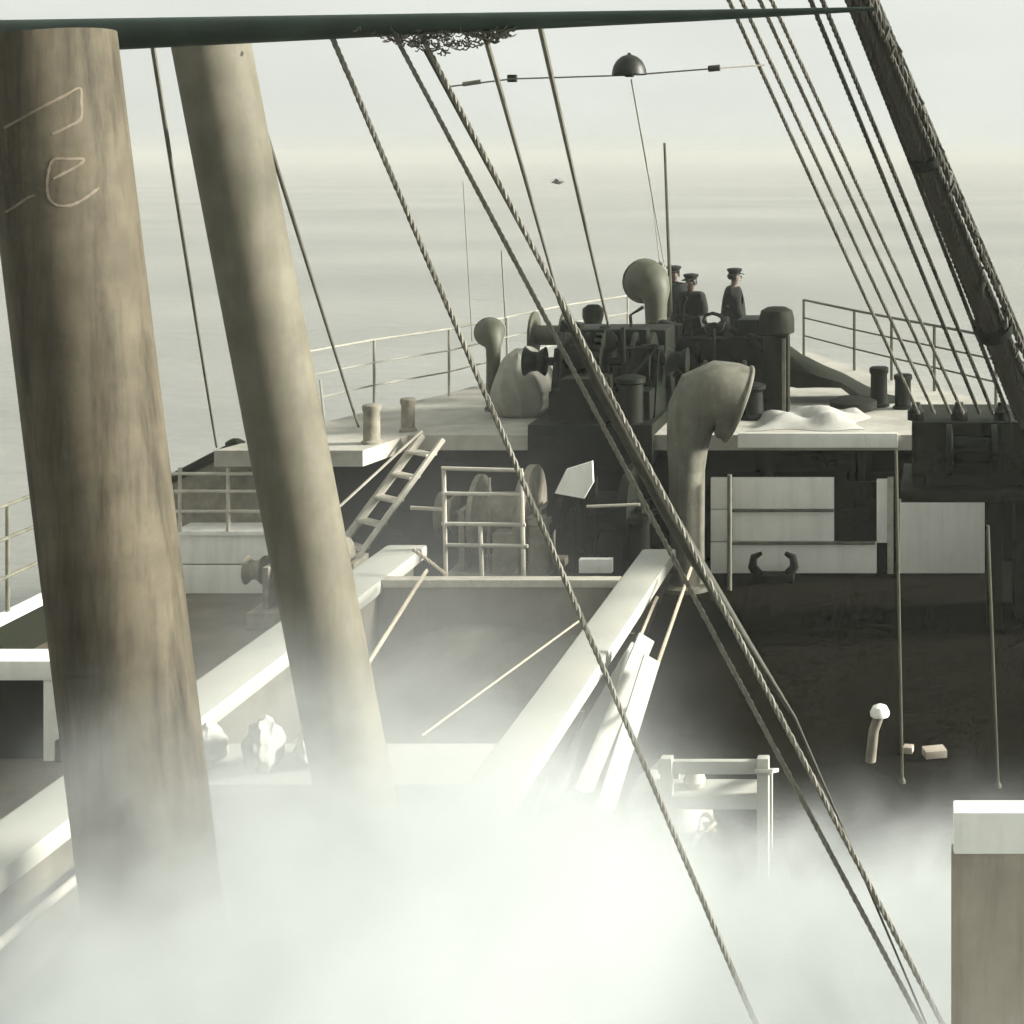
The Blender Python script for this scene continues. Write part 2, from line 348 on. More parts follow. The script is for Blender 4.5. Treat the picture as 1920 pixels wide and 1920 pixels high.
def bundle_(cx_, cy_, cz_, sx_, sy_, sz_, seed, label):
    r_ = random.Random(seed); p1_, p2_ = r_.uniform(0,6), r_.uniform(0,6)
    o_ = MB(); b2 = bmesh.new(); bmesh.ops.create_icosphere(b2, subdivisions=4, radius=1.0)
    for v in b2.verts:
        c_ = v.co.copy(); k = 1 + 0.10*math.sin(math.atan2(c_.y,c_.x)*4+p1_+c_.z*2) + 0.06*math.sin(c_.z*9+c_.x*7+p2_) + 0.04*math.sin(c_.x*15+c_.y*11)
        v.co = Vector((cx_+c_.x*sx_*k, cy_+c_.y*sy_*k, max(cz_, cz_+sz_*0.45+c_.z*sz_*0.6*k)))
    return tag(o_.bm(b2).build('canvas_bundle', M['wcanvas']), label, 'canvas', 'white canvas bundles on the hatch')
bundle_(-5.55,12.1,ZC,0.16,0.2,0.26,1,'white canvas bundle on the hatch end, nearest the thickest mast')
bundle_(-5.05,12.0,ZC,0.13,0.18,0.34,2,'white canvas bundle on the hatch end, in the middle of three')
bundle_(-4.72,12.15,ZC,0.14,0.2,0.22,3,'white canvas bundle on the hatch end, against the slimmer mast')
# ------------------------------------------------------------------ masts and yard
def mast(name, y, x0, x1, z1, r, m_, label, hoops):
    t = thing(name, (x0, y, 0), label, 'mast')
    pts = [(x0 + (x1-x0)*k/8, y, z1*k/8) for k in range(9)]
    o = MB().tube(pts, [r*1.02]+[r]*8, 96).build('pole', M[m_], t)
    for z in hoops:
        x = x0 + (x1-x0)*z/z1
        MB().tube([(x+(x0-x1)/z1*0.03,y,z-0.03),(x-(x0-x1)/z1*0.03,y,z+0.03)], r+0.012, 48).build('band', M[m_], t)
    return t
M1 = dict(y=8.4, x0=-3.93, x1=-4.675, z1=6.12, r=0.33)
t_m1 = mast('mast', M1['y'], M1['x0'], M1['x1'], M1['z1'], M1['r'], 'mast', 'thickest dark mast at the left with chalk scrawl on it', ())
t_m2 = mast('mast', 10.7, -3.66, -4.86, 6.25, 0.245, 'mast2', 'slimmer grey mast leaning beside the thickest one', ())
# chalk scrawl lying on the skin of the mast
def on_mast(px, py):
    Y = M1['y'] - 0.2
    for _ in range(6):
        p = at(px, py, Y); xc = M1['x0'] + (M1['x1']-M1['x0'])*p.z/M1['z1']
        dx = max(-0.98*M1['r'], min(0.98*M1['r'], (p.x - xc)/1.0085))
        Y = M1['y'] - math.sqrt(M1['r']**2 - dx*dx) - 0.0022
    return at(px, py, Y)
strokes = [[(8,240),(40,222),(80,200),(120,180),(150,165),(153,190),(152,222),(130,236),(98,252)],
           [(100,335),(125,322),(150,308),(157,298),(130,298),(100,300),(90,330),(90,365),(105,384),(135,384),(165,368),(185,352)],
           [(10,398),(30,386),(50,372),(66,366)]]
ch = MB()
def smooth(p, n=6):
    q_ = [p[0]] + p + [p[-1]]; o_ = []
    for i in range(1, len(q_)-2):
        for k in range(n):
            t_ = k/n; c_ = [0.5*((2*q_[i][j]) + (-q_[i-1][j]+q_[i+1][j])*t_ + (2*q_[i-1][j]-5*q_[i][j]+4*q_[i+1][j]-q_[i+2][j])*t_**2 + (-q_[i-1][j]+3*q_[i][j]-3*q_[i+1][j]+q_[i+2][j])*t_**3) for j in (0,1)]
            o_.append(tuple(c_))
    return o_ + [p[-1]]
rr = random.Random(11)
for s_ in strokes:
    p = smooth(s_); vv = []
    for i in range(len(p)):
        a_, b_ = p[max(0,i-1)], p[min(len(p)-1,i+1)]; dx, dy = b_[0]-a_[0], b_[1]-a_[1]; ln = math.hypot(dx,dy) or 1
        wd = 2.7*(0.65+0.5*rr.random())
        vv += [on_mast(p[i][0]-dy/ln*wd, p[i][1]+dx/ln*wd), on_mast(p[i][0]+dy/ln*wd, p[i][1]-dx/ln*wd)]
    ch.add(vv, [(2*i,2*i+1,2*i+3,2*i+2) for i in range(len(p)-1)])
ch.build('chalk_scrawl', M['chalk'], t_m1)

t = thing('yard', (-4.7, 9.2, 6.1), 'long dark green tapered yard crossing the top above the masts', 'spar')
MB().tube([(-8.0,9.2,6.07),(-5.39,9.2,6.172),(-3.0,9.2,6.25),(-1.4,9.2,6.30),(-0.36,9.2,6.338)], [0.13,0.103,0.062,0.034,0.012], 20).build('spar', M['green'], t)
t_y = t
# furled brown netting seized under the yard
nb = MB(); rr = random.Random(3)
for i in range(520):
    px = rr.uniform(640,960); k = max(0.1, 1-abs(px-830)/170)
    py = 56 + 48*k*rr.random()**1.3
    a_ = at(px,py,9.2+rr.uniform(-0.06,0.08)); q_ = Vector((rr.uniform(-.09,.09),rr.uniform(-.03,.03),rr.uniform(-.02,.05)))
    nb.tube([a_,a_+q_*0.3+Vector((0,0,-0.012)),a_+q_*0.6], rr.uniform(0.003,0.0055), 4)
tag(nb.build('cargo_net', M['coam']), 'frayed brown netting bunched under the dark green yard', 'net', kind='stuff')

# ------------------------------------------------------------------ rigging
def wire(name, p, r, m_, label, group='rigging wires', drop=0.0, laid=False):
    pts = sag(p[0], p[1], 14, drop) if len(p) == 2 else p
    s_ = MB()
    s_.rope(pts, r) if laid else s_.tube(pts, r, 6)
    return tag(s_.build(name, M[m_]), label, 'wire', group)
def beyond(a, b, k): a, b = Vector(a), Vector(b); return b + (b-a)*k
# stays to the forecastle
wire('stay', [at(286,85,9.25), at(406,838,20.5)], 0.014, 'wire', 'thin stay between the two masts, down to the sloping bulwark', drop=0.02)
wire('stay', [at(452,100,10.6), at(672,800,21.3)], 0.017, 'wire', 'thin stay right of the slimmer mast, down to the bollards')
wire('stay', [at(905,52,9.2), at(1052,575,24)], 0.017, 'wire', 'thin stay meeting the paired wires above the dark windlass')
wire('stay', [at(1012,46,9.2), at(1148,640,24.5)], 0.017, 'wire', 'steep thin stay ending left of the largest cowl vent', drop=0.03)
# running wires from the yard down towards the bridge
a_ = at(622,68,9.2); b_ = at(1372,1815,8.9)
wire('topping_wire', [a_, beyond(a_, b_, 0.17)], 0.0165, 'wire', 'single thick wire slanting across the hold from the yard', laid=True)
a_ = at(738,62,9.2); b_ = at(1672,1815,8.7)
wire('topping_wire', [a_, beyond(a_, b_, 0.17)], 0.0145, 'wire', 'left one of the two parallel wires crossing the starboard coaming', laid=True)
a_ = at(786,60,9.2); b_ = at(1712,1815,8.7)
wire('topping_wire', [a_, beyond(a_, b_, 0.17)], 0.016, 'wire', 'right one of the two parallel wires crossing the starboard coaming', laid=True)
t = thing('tackle_bar', at(1110,720,8.6), 'dark bar hanging between the two parallel wires over the coaming', 'tackle')
MB().tube([at(800,95,9.24), at(1050,560,9.1)], [0.02,0.012], 8).build('upper_strop', M['wiredark'], t)
MB().tube([at(1050,560,9.1), at(1130,735,9.05), at(1260,975,9.0), at(1400,1205,8.92), at(1490,1345,8.88), at(1592,1580,8.78), at(1692,1815,8.7), at(1800,2070,8.62)], [0.02,0.038,0.042,0.026,0.009,0.007,0.006,0.006], 12).build('bar', M['wiredark'], t)
# starboard bundle
def bundle(x0, x1, y1, Y0, Y1, r, m_, label, y0=25, laid=True):
    a_ = at(x0, y0, Y0); b_ = at(x1, y1, Y1); top = beyond(b_, a_, 0.18)
    return wire('tackle_wire', [top, b_], r, m_, label, 'tackle wires at upper right', laid=laid)
names = ['leftmost', 'second from left', 'third from left', 'fourth from left']
for i, (x0, x1) in enumerate(((1378,1722),(1402,1752),(1436,1782),(1458,1806))):
    bundle(x0, x1, 775, 14.0, 18.3, 0.021, 'wire', names[i] + ' of the four thin wires at upper right')
bundle(1530, 1836, 775, 14.0, 18.3, 0.024, 'wiredark', 'left wire of the middle pair at upper right')
bundle(1552, 1862, 775, 14.0, 18.3, 0.024, 'wiredark', 'right wire of the middle pair at upper right')
bundle(1600, 1895, 790, 14.0, 18.2, 0.026, 'wiredark', 'dark wire hugging the left side of the right hand boom')
t = thing('boom', at(1930,760,17.5), 'thick dark boom with steps slanting down at the right edge', 'boom')
p0, p1 = at(1622,20,13.6), at(1935,790,17.6)
top = beyond(p1, p0, 0.2)
MB().tube([top, p0, p1], [0.075,0.08,0.15], 18).build('spar', M['wiredark'], t)
for i, (ox, oy, ex, ey, r_) in enumerate(((0.10,-0.05,0.22,-0.1,0.034),(-0.09,-0.08,-0.17,-0.12,0.026),(-0.02,-0.12,0.02,-0.2,0.03),(0.06,-0.11,0.12,-0.18,0.026),(0.13,0.02,0.26,0.03,0.03),(-0.12,0.0,-0.25,-0.05,0.02))):
    MB().rope([top+Vector((ox,oy,0)), p0+Vector((ox,oy,0)), p1+Vector((ex,ey,0.05))], r_).build('rope', M['wiredark'], t)
rr = random.Random(5)
for k in range(26):
    q_ = rr.random(); c = p0.lerp(p1, q_); a_ = rr.uniform(-1.0,1.0); rr_ = 0.12+0.12*q_
    c = c + Vector((rr_*math.cos(a_), -0.05, rr_*0.4*math.sin(a_)))
    MB().tube([c+Vector((-.05,0,.06)), c+Vector((.02,rr.uniform(-.03,.03),0.0)), c+Vector((rr.uniform(-.02,.06),0,-rr.uniform(.05,.12)))], [0.02,0.03,0.012], 6).build('lashing', M['wiredark'], t)
for k in range(9):
    c = p0.lerp(p1, 0.08 + 0.105*k); rr_ = 0.11 + 0.13*(0.08+0.105*k)
    MB().obox(c + Vector((rr_+0.01,-0.02,0.02)), (0.07,0.05,0.09), (0,R(-35),0), 0.01).build('step', M['wiredark'], t)
for i, k in enumerate((0.3,0.72)):
    c = p0.lerp(p1, k)
    MB().tube([c+(p1-p0).normalized()*-0.05, c+(p1-p0).normalized()*0.05], 0.12+0.13*k, 18).build('hoop', M['dark'], t)
# spreader above the frame that carries the tackle wires
ta = at(1310,-125,13.2); tb = at(1640,-130,13.0)
t = thing('spreader_beam', ta, 'dark spreader beam carrying the starboard tackle wires', 'spar')
MB().tube([ta+Vector((-0.3,0,0)), tb+Vector((0.4,0,0))], 0.07, 12).build('beam', M['wiredark'], t)

# lamp wire
t = thing('span_wire', at(870,157,11), 'thin level wire stretched high across the sky', 'wire')
MB().tube([at(845,162,11), at(960,148,11), at(1180,141,11), at(1345,128,11), at(1432,122,11.5)], 0.006, 6).build('line', M['wire'], t)
MB().tube([at(868,158,11), at(902,153,11)], 0.016, 8).build('shackle', M['wire'], t)
MB().box(at(952,154,11.02)-Vector((0,0.02,0)), at(969,140,11.02)+Vector((0,0.02,0)), 0.005).build('block', M['black'], t)
MB().tube([at(1328,129,11), at(1350,127,11)], 0.022, 8).build('block', M['wiredark'], t)
t = thing('dome_lamp', at(1180,139,11), 'black dome shaped lamp shade hanging on the level wire', 'lamp')
c = at(1180,139,11); r = 0.117
MB().lathe(c, [(r*1.0,-0.004),(r*1.02,0.0)] + [(r*math.cos(R(a)), r*1.15*math.sin(R(a))) for a in range(8,86,9)] + [(0.012,r*1.16),(0.012,r*1.25)], 28).build('shade', M['black'], t)
MB().lathe(c, [(0.03,-0.02),(0.035,-0.005),(0.03,0.02)], 12).build('bulb_holder', M['black'], t)
wire('halyard', [at(1184,150,11.05), at(1246,500,26.3)], 0.007, 'canvas', 'faint thin halyard from the lamp to the jackstaff', None)
tag(MB().tube([at(1246,268,26.4), at(1255,500,26.4), at(1262,720,26.4)],[0.022,0.03,0.035],8).build('jackstaff', M['olive']), 'slim upright jackstaff pole on the bow behind the largest cowl', 'pole')
tag(MB().tube([at(1218,330,27.6), at(1240,520,27.6), at(1250,720,27.6)],[0.006,0.012,0.016],6).build('halyard_pole', M['canvas']), 'faint thin line close left of the jackstaff', 'line')
wire('stay', [at(868,340,22), at(885,640,24)], 0.006, 'canvas', 'very faint vertical line above the small cowl vent', None)
wire('stay', [at(940,470,23), at(948,610,24)], 0.010, 'canvas', 'short faint line beside the small cowl vent', None)
# gull
t = thing('gull', at(1045,342,30), 'tiny grey gull gliding in the sky', 'bird')
c = at(1045,342,30)
MB().tube([c+Vector((-0.11,0,0.0)), c+Vector((-0.05,0,0.01)), c+Vector((0.03,0,0.0)), c+Vector((0.10,0,0.015)), c+Vector((0.14,0,0.01))],[0.008,0.035,0.04,0.025,0.006],8).build('body', M['gull'], t)
for s_ in (-1,1):
    MB().add([c+Vector(p) for p in ((-0.04,0,0.02),(0.05,0,0.02),(0.03,s_*0.16,0.07),(-0.02,s_*0.17,0.065),(-0.05,s_*0.4,0.03),(-0.04,0,0.03),(0.05,0,0.03),(0.03,s_*0.16,0.08),(-0.02,s_*0.17,0.075))],
      [(0,1,2,3),(3,2,4),(8,7,6,5),(4,7,8),(0,5,6,1),(1,6,7,2),(0,3,8,5)]).build('wing', M['gull'], t)

# ------------------------------------------------------------------ forecastle gear
def bollard(x, y, h_, r, m_, label, group):
    o = MB().lathe((x,y,ZF), [(r*1.25,0),(r*1.25,0.03),(r,0.05),(r*0.96,h_*0.8),(r*1.12,h_*0.86),(r*1.12,h_*0.97),(r*0.9,h_)], 20).build('bollard', M[m_])
    return tag(o, label, 'bollard', group)
def base_y(py): return F*(H-ZF)/(py-CY)
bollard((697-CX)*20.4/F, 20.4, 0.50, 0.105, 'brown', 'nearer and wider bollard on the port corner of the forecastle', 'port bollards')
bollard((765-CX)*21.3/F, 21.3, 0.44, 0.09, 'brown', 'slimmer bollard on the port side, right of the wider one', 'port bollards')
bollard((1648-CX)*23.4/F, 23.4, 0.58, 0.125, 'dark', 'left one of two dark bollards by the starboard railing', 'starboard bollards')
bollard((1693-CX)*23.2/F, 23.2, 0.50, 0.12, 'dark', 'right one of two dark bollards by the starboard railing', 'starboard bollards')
tag(MB().tube([at(604,820,20.3),at(616,880,20.3)],[0.045,0.05],10).build('short_post', M['brown']), 'short dark post beside the slimmer mast', 'post')
tag(MB().tube([at(600,712,21.6),at(606,770,21.6),at(612,835,21.4)],[0.014,0.018,0.02],8).build('flag_pole', M['canvas']), 'faint thin pole just right of the slimmer mast', 'pole')

def sweep(pts, rads, n=20): return MB().tube(pts, rads, n)
def arc(c, r, a0, a1, n, plane='xz'):
    return [Vector((c[0]+r*math.cos(R(a0+(a1-a0)*i/n)), c[1], c[2]+r*math.sin(R(a0+(a1-a0)*i/n)))) for i in range(n+1)]
def cowl(name, x, y, z0, ztop, rs, rm, side, m_, label):
    """a ventilator: straight trunk, bell bent over to one side, dark throat"""
    t = thing(name, (x,y,z0), label, 'ventilator')
    zc = ztop - rm*1.05
    MB().lathe((x,y,z0), [(rs*1.2,0),(rs*1.2,0.05),(rs,0.07),(rs,(zc-z0)*0.45),(rs*0.98,zc-z0-rm*1.5)], 20).build('trunk', M[m_], t)
    P = [Vector((x,y,zc-rm*1.5)), Vector((x,y,zc-rm*0.9)), Vector((x+side*rm*0.06,y+0.02,zc-rm*0.45)), Vector((x+side*rm*0.22,y+0.07,zc-rm*0.1)), Vector((x+side*rm*0.45,y+0.17,zc+rm*0.04)), Vector((x+side*rm*0.72,y+0.34,zc+rm*0.05))]
    b_ = sweep(P, [rs,rs*1.05,rs*1.4,rm*0.86,rm*0.98,rm], 24).build('bell', M[m_], t)
    d_ = (P[-1]-P[-2]).normalized()
    ring = MB(); u = d_.cross(Vector((0,0,1))).normalized(); v_ = d_.cross(u)
    ring.tube([P[-1]+(u*math.cos(a)+v_*math.sin(a))*rm for a in [2*math.pi*k/24 for k in range(25)]], rm*0.06, 6, False).build('rim', M[m_], b_)
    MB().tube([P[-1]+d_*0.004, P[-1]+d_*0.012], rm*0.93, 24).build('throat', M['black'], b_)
    return t
cowl('cowl_ventilator', -4.40, 25.0, ZF, 3.84, 0.17, 0.34, -1, 'olive', 'largest olive cowl ventilator rising behind the windlass')
cowl('cowl_ventilator', (925-CX)*23.0/F, 23.0, ZF, 3.12, 0.10, 0.21, -1, 'olive', 'small dark cowl ventilator on the port side of the forecastle')
# big cowl in front of the white planks, its mouth turned to starboard
gy = 20.3
gx = (1288-CX)*gy/F
t = thing('cowl_ventilator', (gx, gy, 0), 'big grey cowl ventilator standing before the white planked bulkhead', 'ventilator')
MB().tube([(gx,gy,0.0),(gx,gy,0.6),at(1288,880,gy)], [0.225,0.222,0.228], 28).build('trunk', M['grey'], t)
px_ = gy/F
path = [(1288,880,34),(1289,842,38),(1293,806,43),(1302,774,52),(1316,752,62),(1338,746,69),(1362,752,72),(1382,760,72)]
bell = MB().tube([at(a,b_,gy)+Vector((0,0.03*max(0,i-3),0)) for i,(a,b_,r_) in enumerate(path)], [r_*px_ for a,b_,r_ in path], 32).build('bell', M['grey'], t)
e = at(1382,760,gy)+Vector((0,0.12,0)); d_ = (e - (at(1362,752,gy)+Vector((0,0.09,0)))).normalized(); u = d_.cross(Vector((0,0,1))).normalized(); v_ = d_.cross(u)
MB().tube([e+(u*math.cos(a)+v_*math.sin(a))*72*px_ for a in [2*math.pi*k/32 for k in range(33)]], 0.03, 8, False).build('rim', M['grey'], bell)
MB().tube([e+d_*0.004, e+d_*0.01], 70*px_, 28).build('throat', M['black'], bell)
MB().lathe((gx,gy,0.0), [(0.33,0.0),(0.33,0.05),(0.23,0.08)], 20).build('foot_flange', M['grey'], t)
MB().tube([at(1368,890,gy-0.1), (at(1368,890,gy-0.1).x,gy-0.1,0.001)], 0.03, 10).build('drain_pipe', M['grey'], t)

# dark square vent post
vx, vy = (1455-CX)*22.6/F, 22.6
t = thing('vent_post', (vx,vy,ZF), 'tall dark post with rounded cap beside the two men', 'ventilator')
MB().box((vx-0.17,vy-0.15,ZF),(vx+0.19,vy+0.15,ZF+1.15),0.05).build('trunk', M['darkwall'], t)
MB().lathe((vx+0.01,vy,ZF+1.15), [(0.2,0),(0.25,0.02),(0.25,0.22),(0.22,0.33),(0.13,0.38)], 20).build('cap', M['darkwall'], t)
MB().box((vx+0.10,vy-0.175,ZF+0.05),(vx+0.15,vy-0.15,ZF+1.1)).build('rib', M['grey'], t)
# tarpaulined hawser heap sloping to the starboard bollards
t = thing('covered_hawser', at(1540,770,23.6), 'dark canvas covered heap sloping down to the starboard bollards', 'tarpaulin')
sl = MB(); prof = [(1470,640,0.18),(1500,662,0.26),(1540,684,0.3),(1580,704,0.3),(1620,724,0.28),(1655,742,0.26),(1690,752,0.2)]
vv = []; ff = []
for px, py, wd in prof:
    tp = at(px,py,24.0)
    zb_ = ZF + (0.0 if px > 1600 else 0.25)
    for k in range(9):
        a = math.pi*k/8
        vv.append((tp.x, 24.0 - math.cos(a)*wd*1.6 + random.uniform(-.02,.02), max(ZF, zb_ + (tp.z-zb_)*math.sin(a)**0.6 + random.uniform(-.015,.015))))
for i in range(len(prof)-1):
    for k in range(8): q_ = i*9+k; ff.append((q_,q_+1,q_+10,q_+9))
ff += [tuple(range(9)), tuple(range(len(prof)*9-1, len(prof)*9-10, -1))]
sl.add(vv, ff).build('cover', M['darkwall'], t)
MB().lathe(at(1600,765,23.0), [(0.28,-0.03),(0.34,0.0),(0.34,0.1),(0.2,0.16)], 18).build('rope_coil', M['darkwall'], t)

t = thing('edge_strip', (-1.7, 20.98, ZF-0.2), 'long white strip along the starboard forecastle deck edge', 'trim')
MB().box((-2.62,20.96,ZF-0.16),(-0.52,20.998,ZF+0.03),0.008).build('strip', M['white'], t)
cs = MB(); N_ = 14; vv = []; ff = []
for j in range(N_+1):
    for i in range(N_+1):
        u_, v_ = i/N_*2-1, j/N_*2-1; e_ = max(0, 1-max(abs(u_),abs(v_))**4)
        vv.append((-1.75+u_*(0.72+0.1*math.sin(v_*4)), 22.1+v_*(0.75+0.08*math.sin(u_*5)), ZF+0.006+e_*(0.12+0.05*math.sin(u_*6+v_*3)+0.03*math.sin(v_*9))))
for j in range(N_):
    for i in range(N_): k_ = j*(N_+1)+i; ff.append((k_,k_+1,k_+N_+2,k_+N_+1))
tag(cs.add(vv,ff).build('canvas_sheet', M['wcanvas']), 'white canvas sheet spread on the forecastle deck before the dark heap', 'canvas')
# windlass
wx0, wx1, wy = -5.35, -3.72, 21.9
t = thing('windlass', (-4.5, wy, ZF), 'large dark anchor windlass in the middle of the forecastle', 'windlass')
MB().box((wx0,20.86,1.45),(wx1,22.6,ZF+0.16),0.03).build('bed', M['dark'], t)
for x in (-5.2,-4.72,-4.28,-3.86): MB().add([(x,21.4,ZF+.16),(x,22.4,ZF+.16),(x,22.1,ZF+1.05),(x,21.7,ZF+1.05),(x+.08,21.4,ZF+.16),(x+.08,22.4,ZF+.16),(x+.08,22.1,ZF+1.05),(x+.08,21.7,ZF+1.05)],
      [(0,1,2,3),(7,6,5,4),(0,1,5,4),(1,2,6,5),(2,3,7,6),(3,0,4,7)]).build('side_frame', M['dark'], t, False)
MB().tube([(wx0-0.1,wy,ZF+0.85),(wx1+0.1,wy,ZF+0.85)],0.06,12).build('shaft', M['dark'], t)
MB().lathe((-5.1,wy,ZF+0.85),[(0.40,0),(0.40,0.04),(0.24,0.07),(0.24,0.28),(0.40,0.31),(0.40,0.35)],24,'X').build('cable_drum', M['dark'], t)
MB().lathe((-4.15,wy,ZF+0.85),[(0.40,0),(0.40,0.04),(0.24,0.07),(0.24,0.2),(0.40,0.23),(0.40,0.27)],24,'X').build('cable_drum', M['dark'], t)
gw = MB().lathe((-4.6,wy-0.02,ZF+0.75),[(0.55,0),(0.55,0.08)],30,'X')
for k in range(30):
    a = 2*math.pi*k/30; gw.obox((-4.56,wy-0.02+0.57*math.cos(a),ZF+0.75+0.57*math.sin(a)),(0.08,0.05,0.06),(a,0,0))
gw.build('gear_wheel', M['dark'], t)
for x, r_ in ((wx0-0.3,0.2),(wx1+0.02,0.2)):
    MB().lathe((x,wy,ZF+0.85),[(r_,0),(r_*0.7,0.08),(r_*0.65,0.18),(r_,0.28)],20,'X').build('warping_end', M['dark'], t)
MB().box((-5.3,22.7,ZF+0.003),(-3.85,23.5,ZF+1.2),0.06).build('rear_casing', M['dark'], t)
MB().box((-5.15,21.15,ZF+0.16),(-3.8,21.7,ZF+0.55),0.05).build('front_casing', M['dark'], t)
MB().box((-4.95,20.95,ZF+0.1),(-4.35,21.5,ZF+0.75),0.06).build('engine_casing', M['dark'], t)
MB().lathe((-4.05,21.1,ZF+0.16),[(0.17,0),(0.17,0.5),(0.2,0.52),(0.2,0.58),(0.1,0.62)],18).build('cylinder', M['dark'], t)
MB().tube([(-5.0,21.3,ZF+0.16),(-5.02,21.25,ZF+1.2),(-5.02,21.25,ZF+1.32)],[0.025,0.02,0.045],8).build('brake_lever', M['dark'], t)
MB().tube([(-4.2,21.4,ZF+0.9),(-4.2,21.35,ZF+1.38)],[0.03,0.03],8).build('brake_lever', M['dark'], t)
MB().box((-4.85,22.0,ZF+1.0),(-4.0,22.3,ZF+1.28),0.05).build('guard', M['dark'], t)
t = t_ae = thing('anchor_engine', (-3.1, 24.2, ZF), 'broad dark anchor engine casing below the two men', 'machinery')
MB().box((-4.0,23.8,ZF+0.002),(-2.45,24.9,ZF+0.95),0.08).build('casing', M['dark'], t)
MB().lathe((-3.75,24.3,ZF+0.92),[(0.30,0),(0.30,0.05),(0.2,0.07),(0.2,0.5),(0.30,0.52),(0.30,0.57)],22,'X').build('drum', M['dark'], t)
MB().box((-3.0,23.9,ZF+0.95),(-2.5,24.6,ZF+1.22),0.07).build('cover', M['dark'], t)
MB().tube([(-3.3,23.75,ZF+0.05),(-3.32,23.7,ZF+1.1)],0.03,8).build('lever', M['dark'], t)
MB().lathe((-2.75,23.76,ZF+0.6),[(0.22,-0.05),(0.22,0.0),(0.05,0.02)],20,'Y').build('hand_wheel', M['dark'], t)
for i,(px,py,Y_,r_,h_,lb) in enumerate(((1225,720,22.9,0.16,0.62,'dark stub bollard just left of the big grey cowl'),(1412,760,22.3,0.15,0.5,'dark stub bollard just right of the big grey cowl'),(1112,640,25.4,0.14,1.3,'dark upright drum end left of the largest cowl'))):
    x_ = (px-CX)*Y_/F
    tag(MB().lathe((x_,Y_,ZF),[(r_*1.3,0),(r_*1.3,0.05),(r_,0.08),(r_*0.9,h_*0.75),(r_*1.2,h_*0.85),(r_*1.2,h_*0.95),(r_*0.6,h_)],18).build('mooring_post', M['dark']), lb, 'bollard')
t = thing('rope_reel', (-3.0,22.9,ZF), 'dark low rope reel in front of the anchor engine', 'reel')
MB().lathe((-3.35,22.9,ZF+0.38),[(0.36,0),(0.36,0.04),(0.2,0.05),(0.24,0.3),(0.2,0.55),(0.36,0.56),(0.36,0.6)],22,'X').build('drum', M['dark'], t)
for x_ in (-3.42,-2.68): MB().tube([(x_,22.7,ZF),(x_,22.9,ZF+0.42),(x_,23.1,ZF)],0.035,8).build('leg', M['dark'], t)
rr = random.Random(21)
for nm_, t_, xr, yr, zr in (('windlass', bpy.data.objects['windlass'], (-5.5,-3.7), (21.2,23.4), (0.5,1.15)), ('anchor_engine', t_ae, (-4.1,-2.4), (23.7,24.9), (0.7,1.15))):
    for i in range(15):
        x_, y_, z_ = rr.uniform(*xr), rr.uniform(*yr), ZF+rr.uniform(*zr); k_ = i % 5
        if k_ == 0: MB().tube([(x_,y_,ZF+0.3),(x_+rr.uniform(-.1,.1),y_,z_+0.3),(x_+rr.uniform(-.2,.2),y_-0.05,z_+0.42)],[0.028,0.024,0.03],6).build('lever', M['dark'], t_)
        elif k_ == 1: MB().lathe((x_,y_,z_),[(0.12,-0.03),(0.17,0.0),(0.17,0.03),(0.05,0.05)],12,rr.choice('XY')).build('hand_wheel', M['dark'], t_)
        elif k_ == 2: MB().tube([(x_,y_,ZF+0.3),(x_,y_,z_),(x_+rr.choice((-1,1))*0.35,y_,z_+0.05),(x_+rr.choice((-1,1))*0.4,y_,ZF+0.3)],0.04,8).build('steam_pipe', M['dark'], t_)
        elif k_ == 3: MB().obox((x_,y_,z_),(rr.uniform(.15,.35),rr.uniform(.15,.3),rr.uniform(.15,.4)),(0,rr.uniform(-.3,.3),rr.uniform(-.5,.5)),0.03).build('valve_chest', M['dark'], t_)
        else: MB().rope([(x_+0.16*math.cos(q_*0.8),y_+0.08*math.sin(q_*0.8),z_+0.02*q_-0.1+0.12*math.sin(q_*0.8)) for q_ in range(14)],0.03,seg=50).build('rope_hank', M['dark'], t_)
# canvas heap left of it
hp = MB(); bm = bmesh.new(); bmesh.ops.create_icosphere(bm, subdivisions=4, radius=1.0)
for v in bm.verts:
    c_ = v.co.copy(); k = 1 + 0.035*math.sin(math.atan2(c_.y,c_.x)*11 + c_.z*2) + 0.03*math.sin(c_.z*5+c_.x*3)
    v.co = Vector(((985-CX)*22.6/F + c_.x*(0.46-0.12*c_.z)*k, 22.6 + c_.y*0.45*k, max(ZF, ZF + 0.40 + c_.z*(0.58 if c_.z > 0 else 0.5)*k)))
tag(hp.bm(bm).build('canvas_cover', M['canvas']), 'grey canvas covered lump left of the dark windlass', 'tarpaulin')
for q_, (px, py, w_, h_) in enumerate(((1020,660,0.22,0.45),(1042,610,0.14,0.3))):
    pass
t = thing('reel_stand', at(1030,770,24.2), 'dark reel stand half hidden behind the windlass and the paired wires', 'reel')
x = (1030-CX)*24.2/F
MB().lathe((x-0.25,24.2,ZF+0.95),[(0.36,0),(0.36,0.04),(0.15,0.05),(0.15,0.45),(0.36,0.46),(0.36,0.5)],22,'X').build('drum', M['olive'], t)
for s_ in (-0.3,0.3): MB().tube([(x+s_,24.0,ZF),(x+s_,24.2,ZF+0.95),(x+s_,24.4,ZF)],0.035,8).build('leg', M['olive'], t)

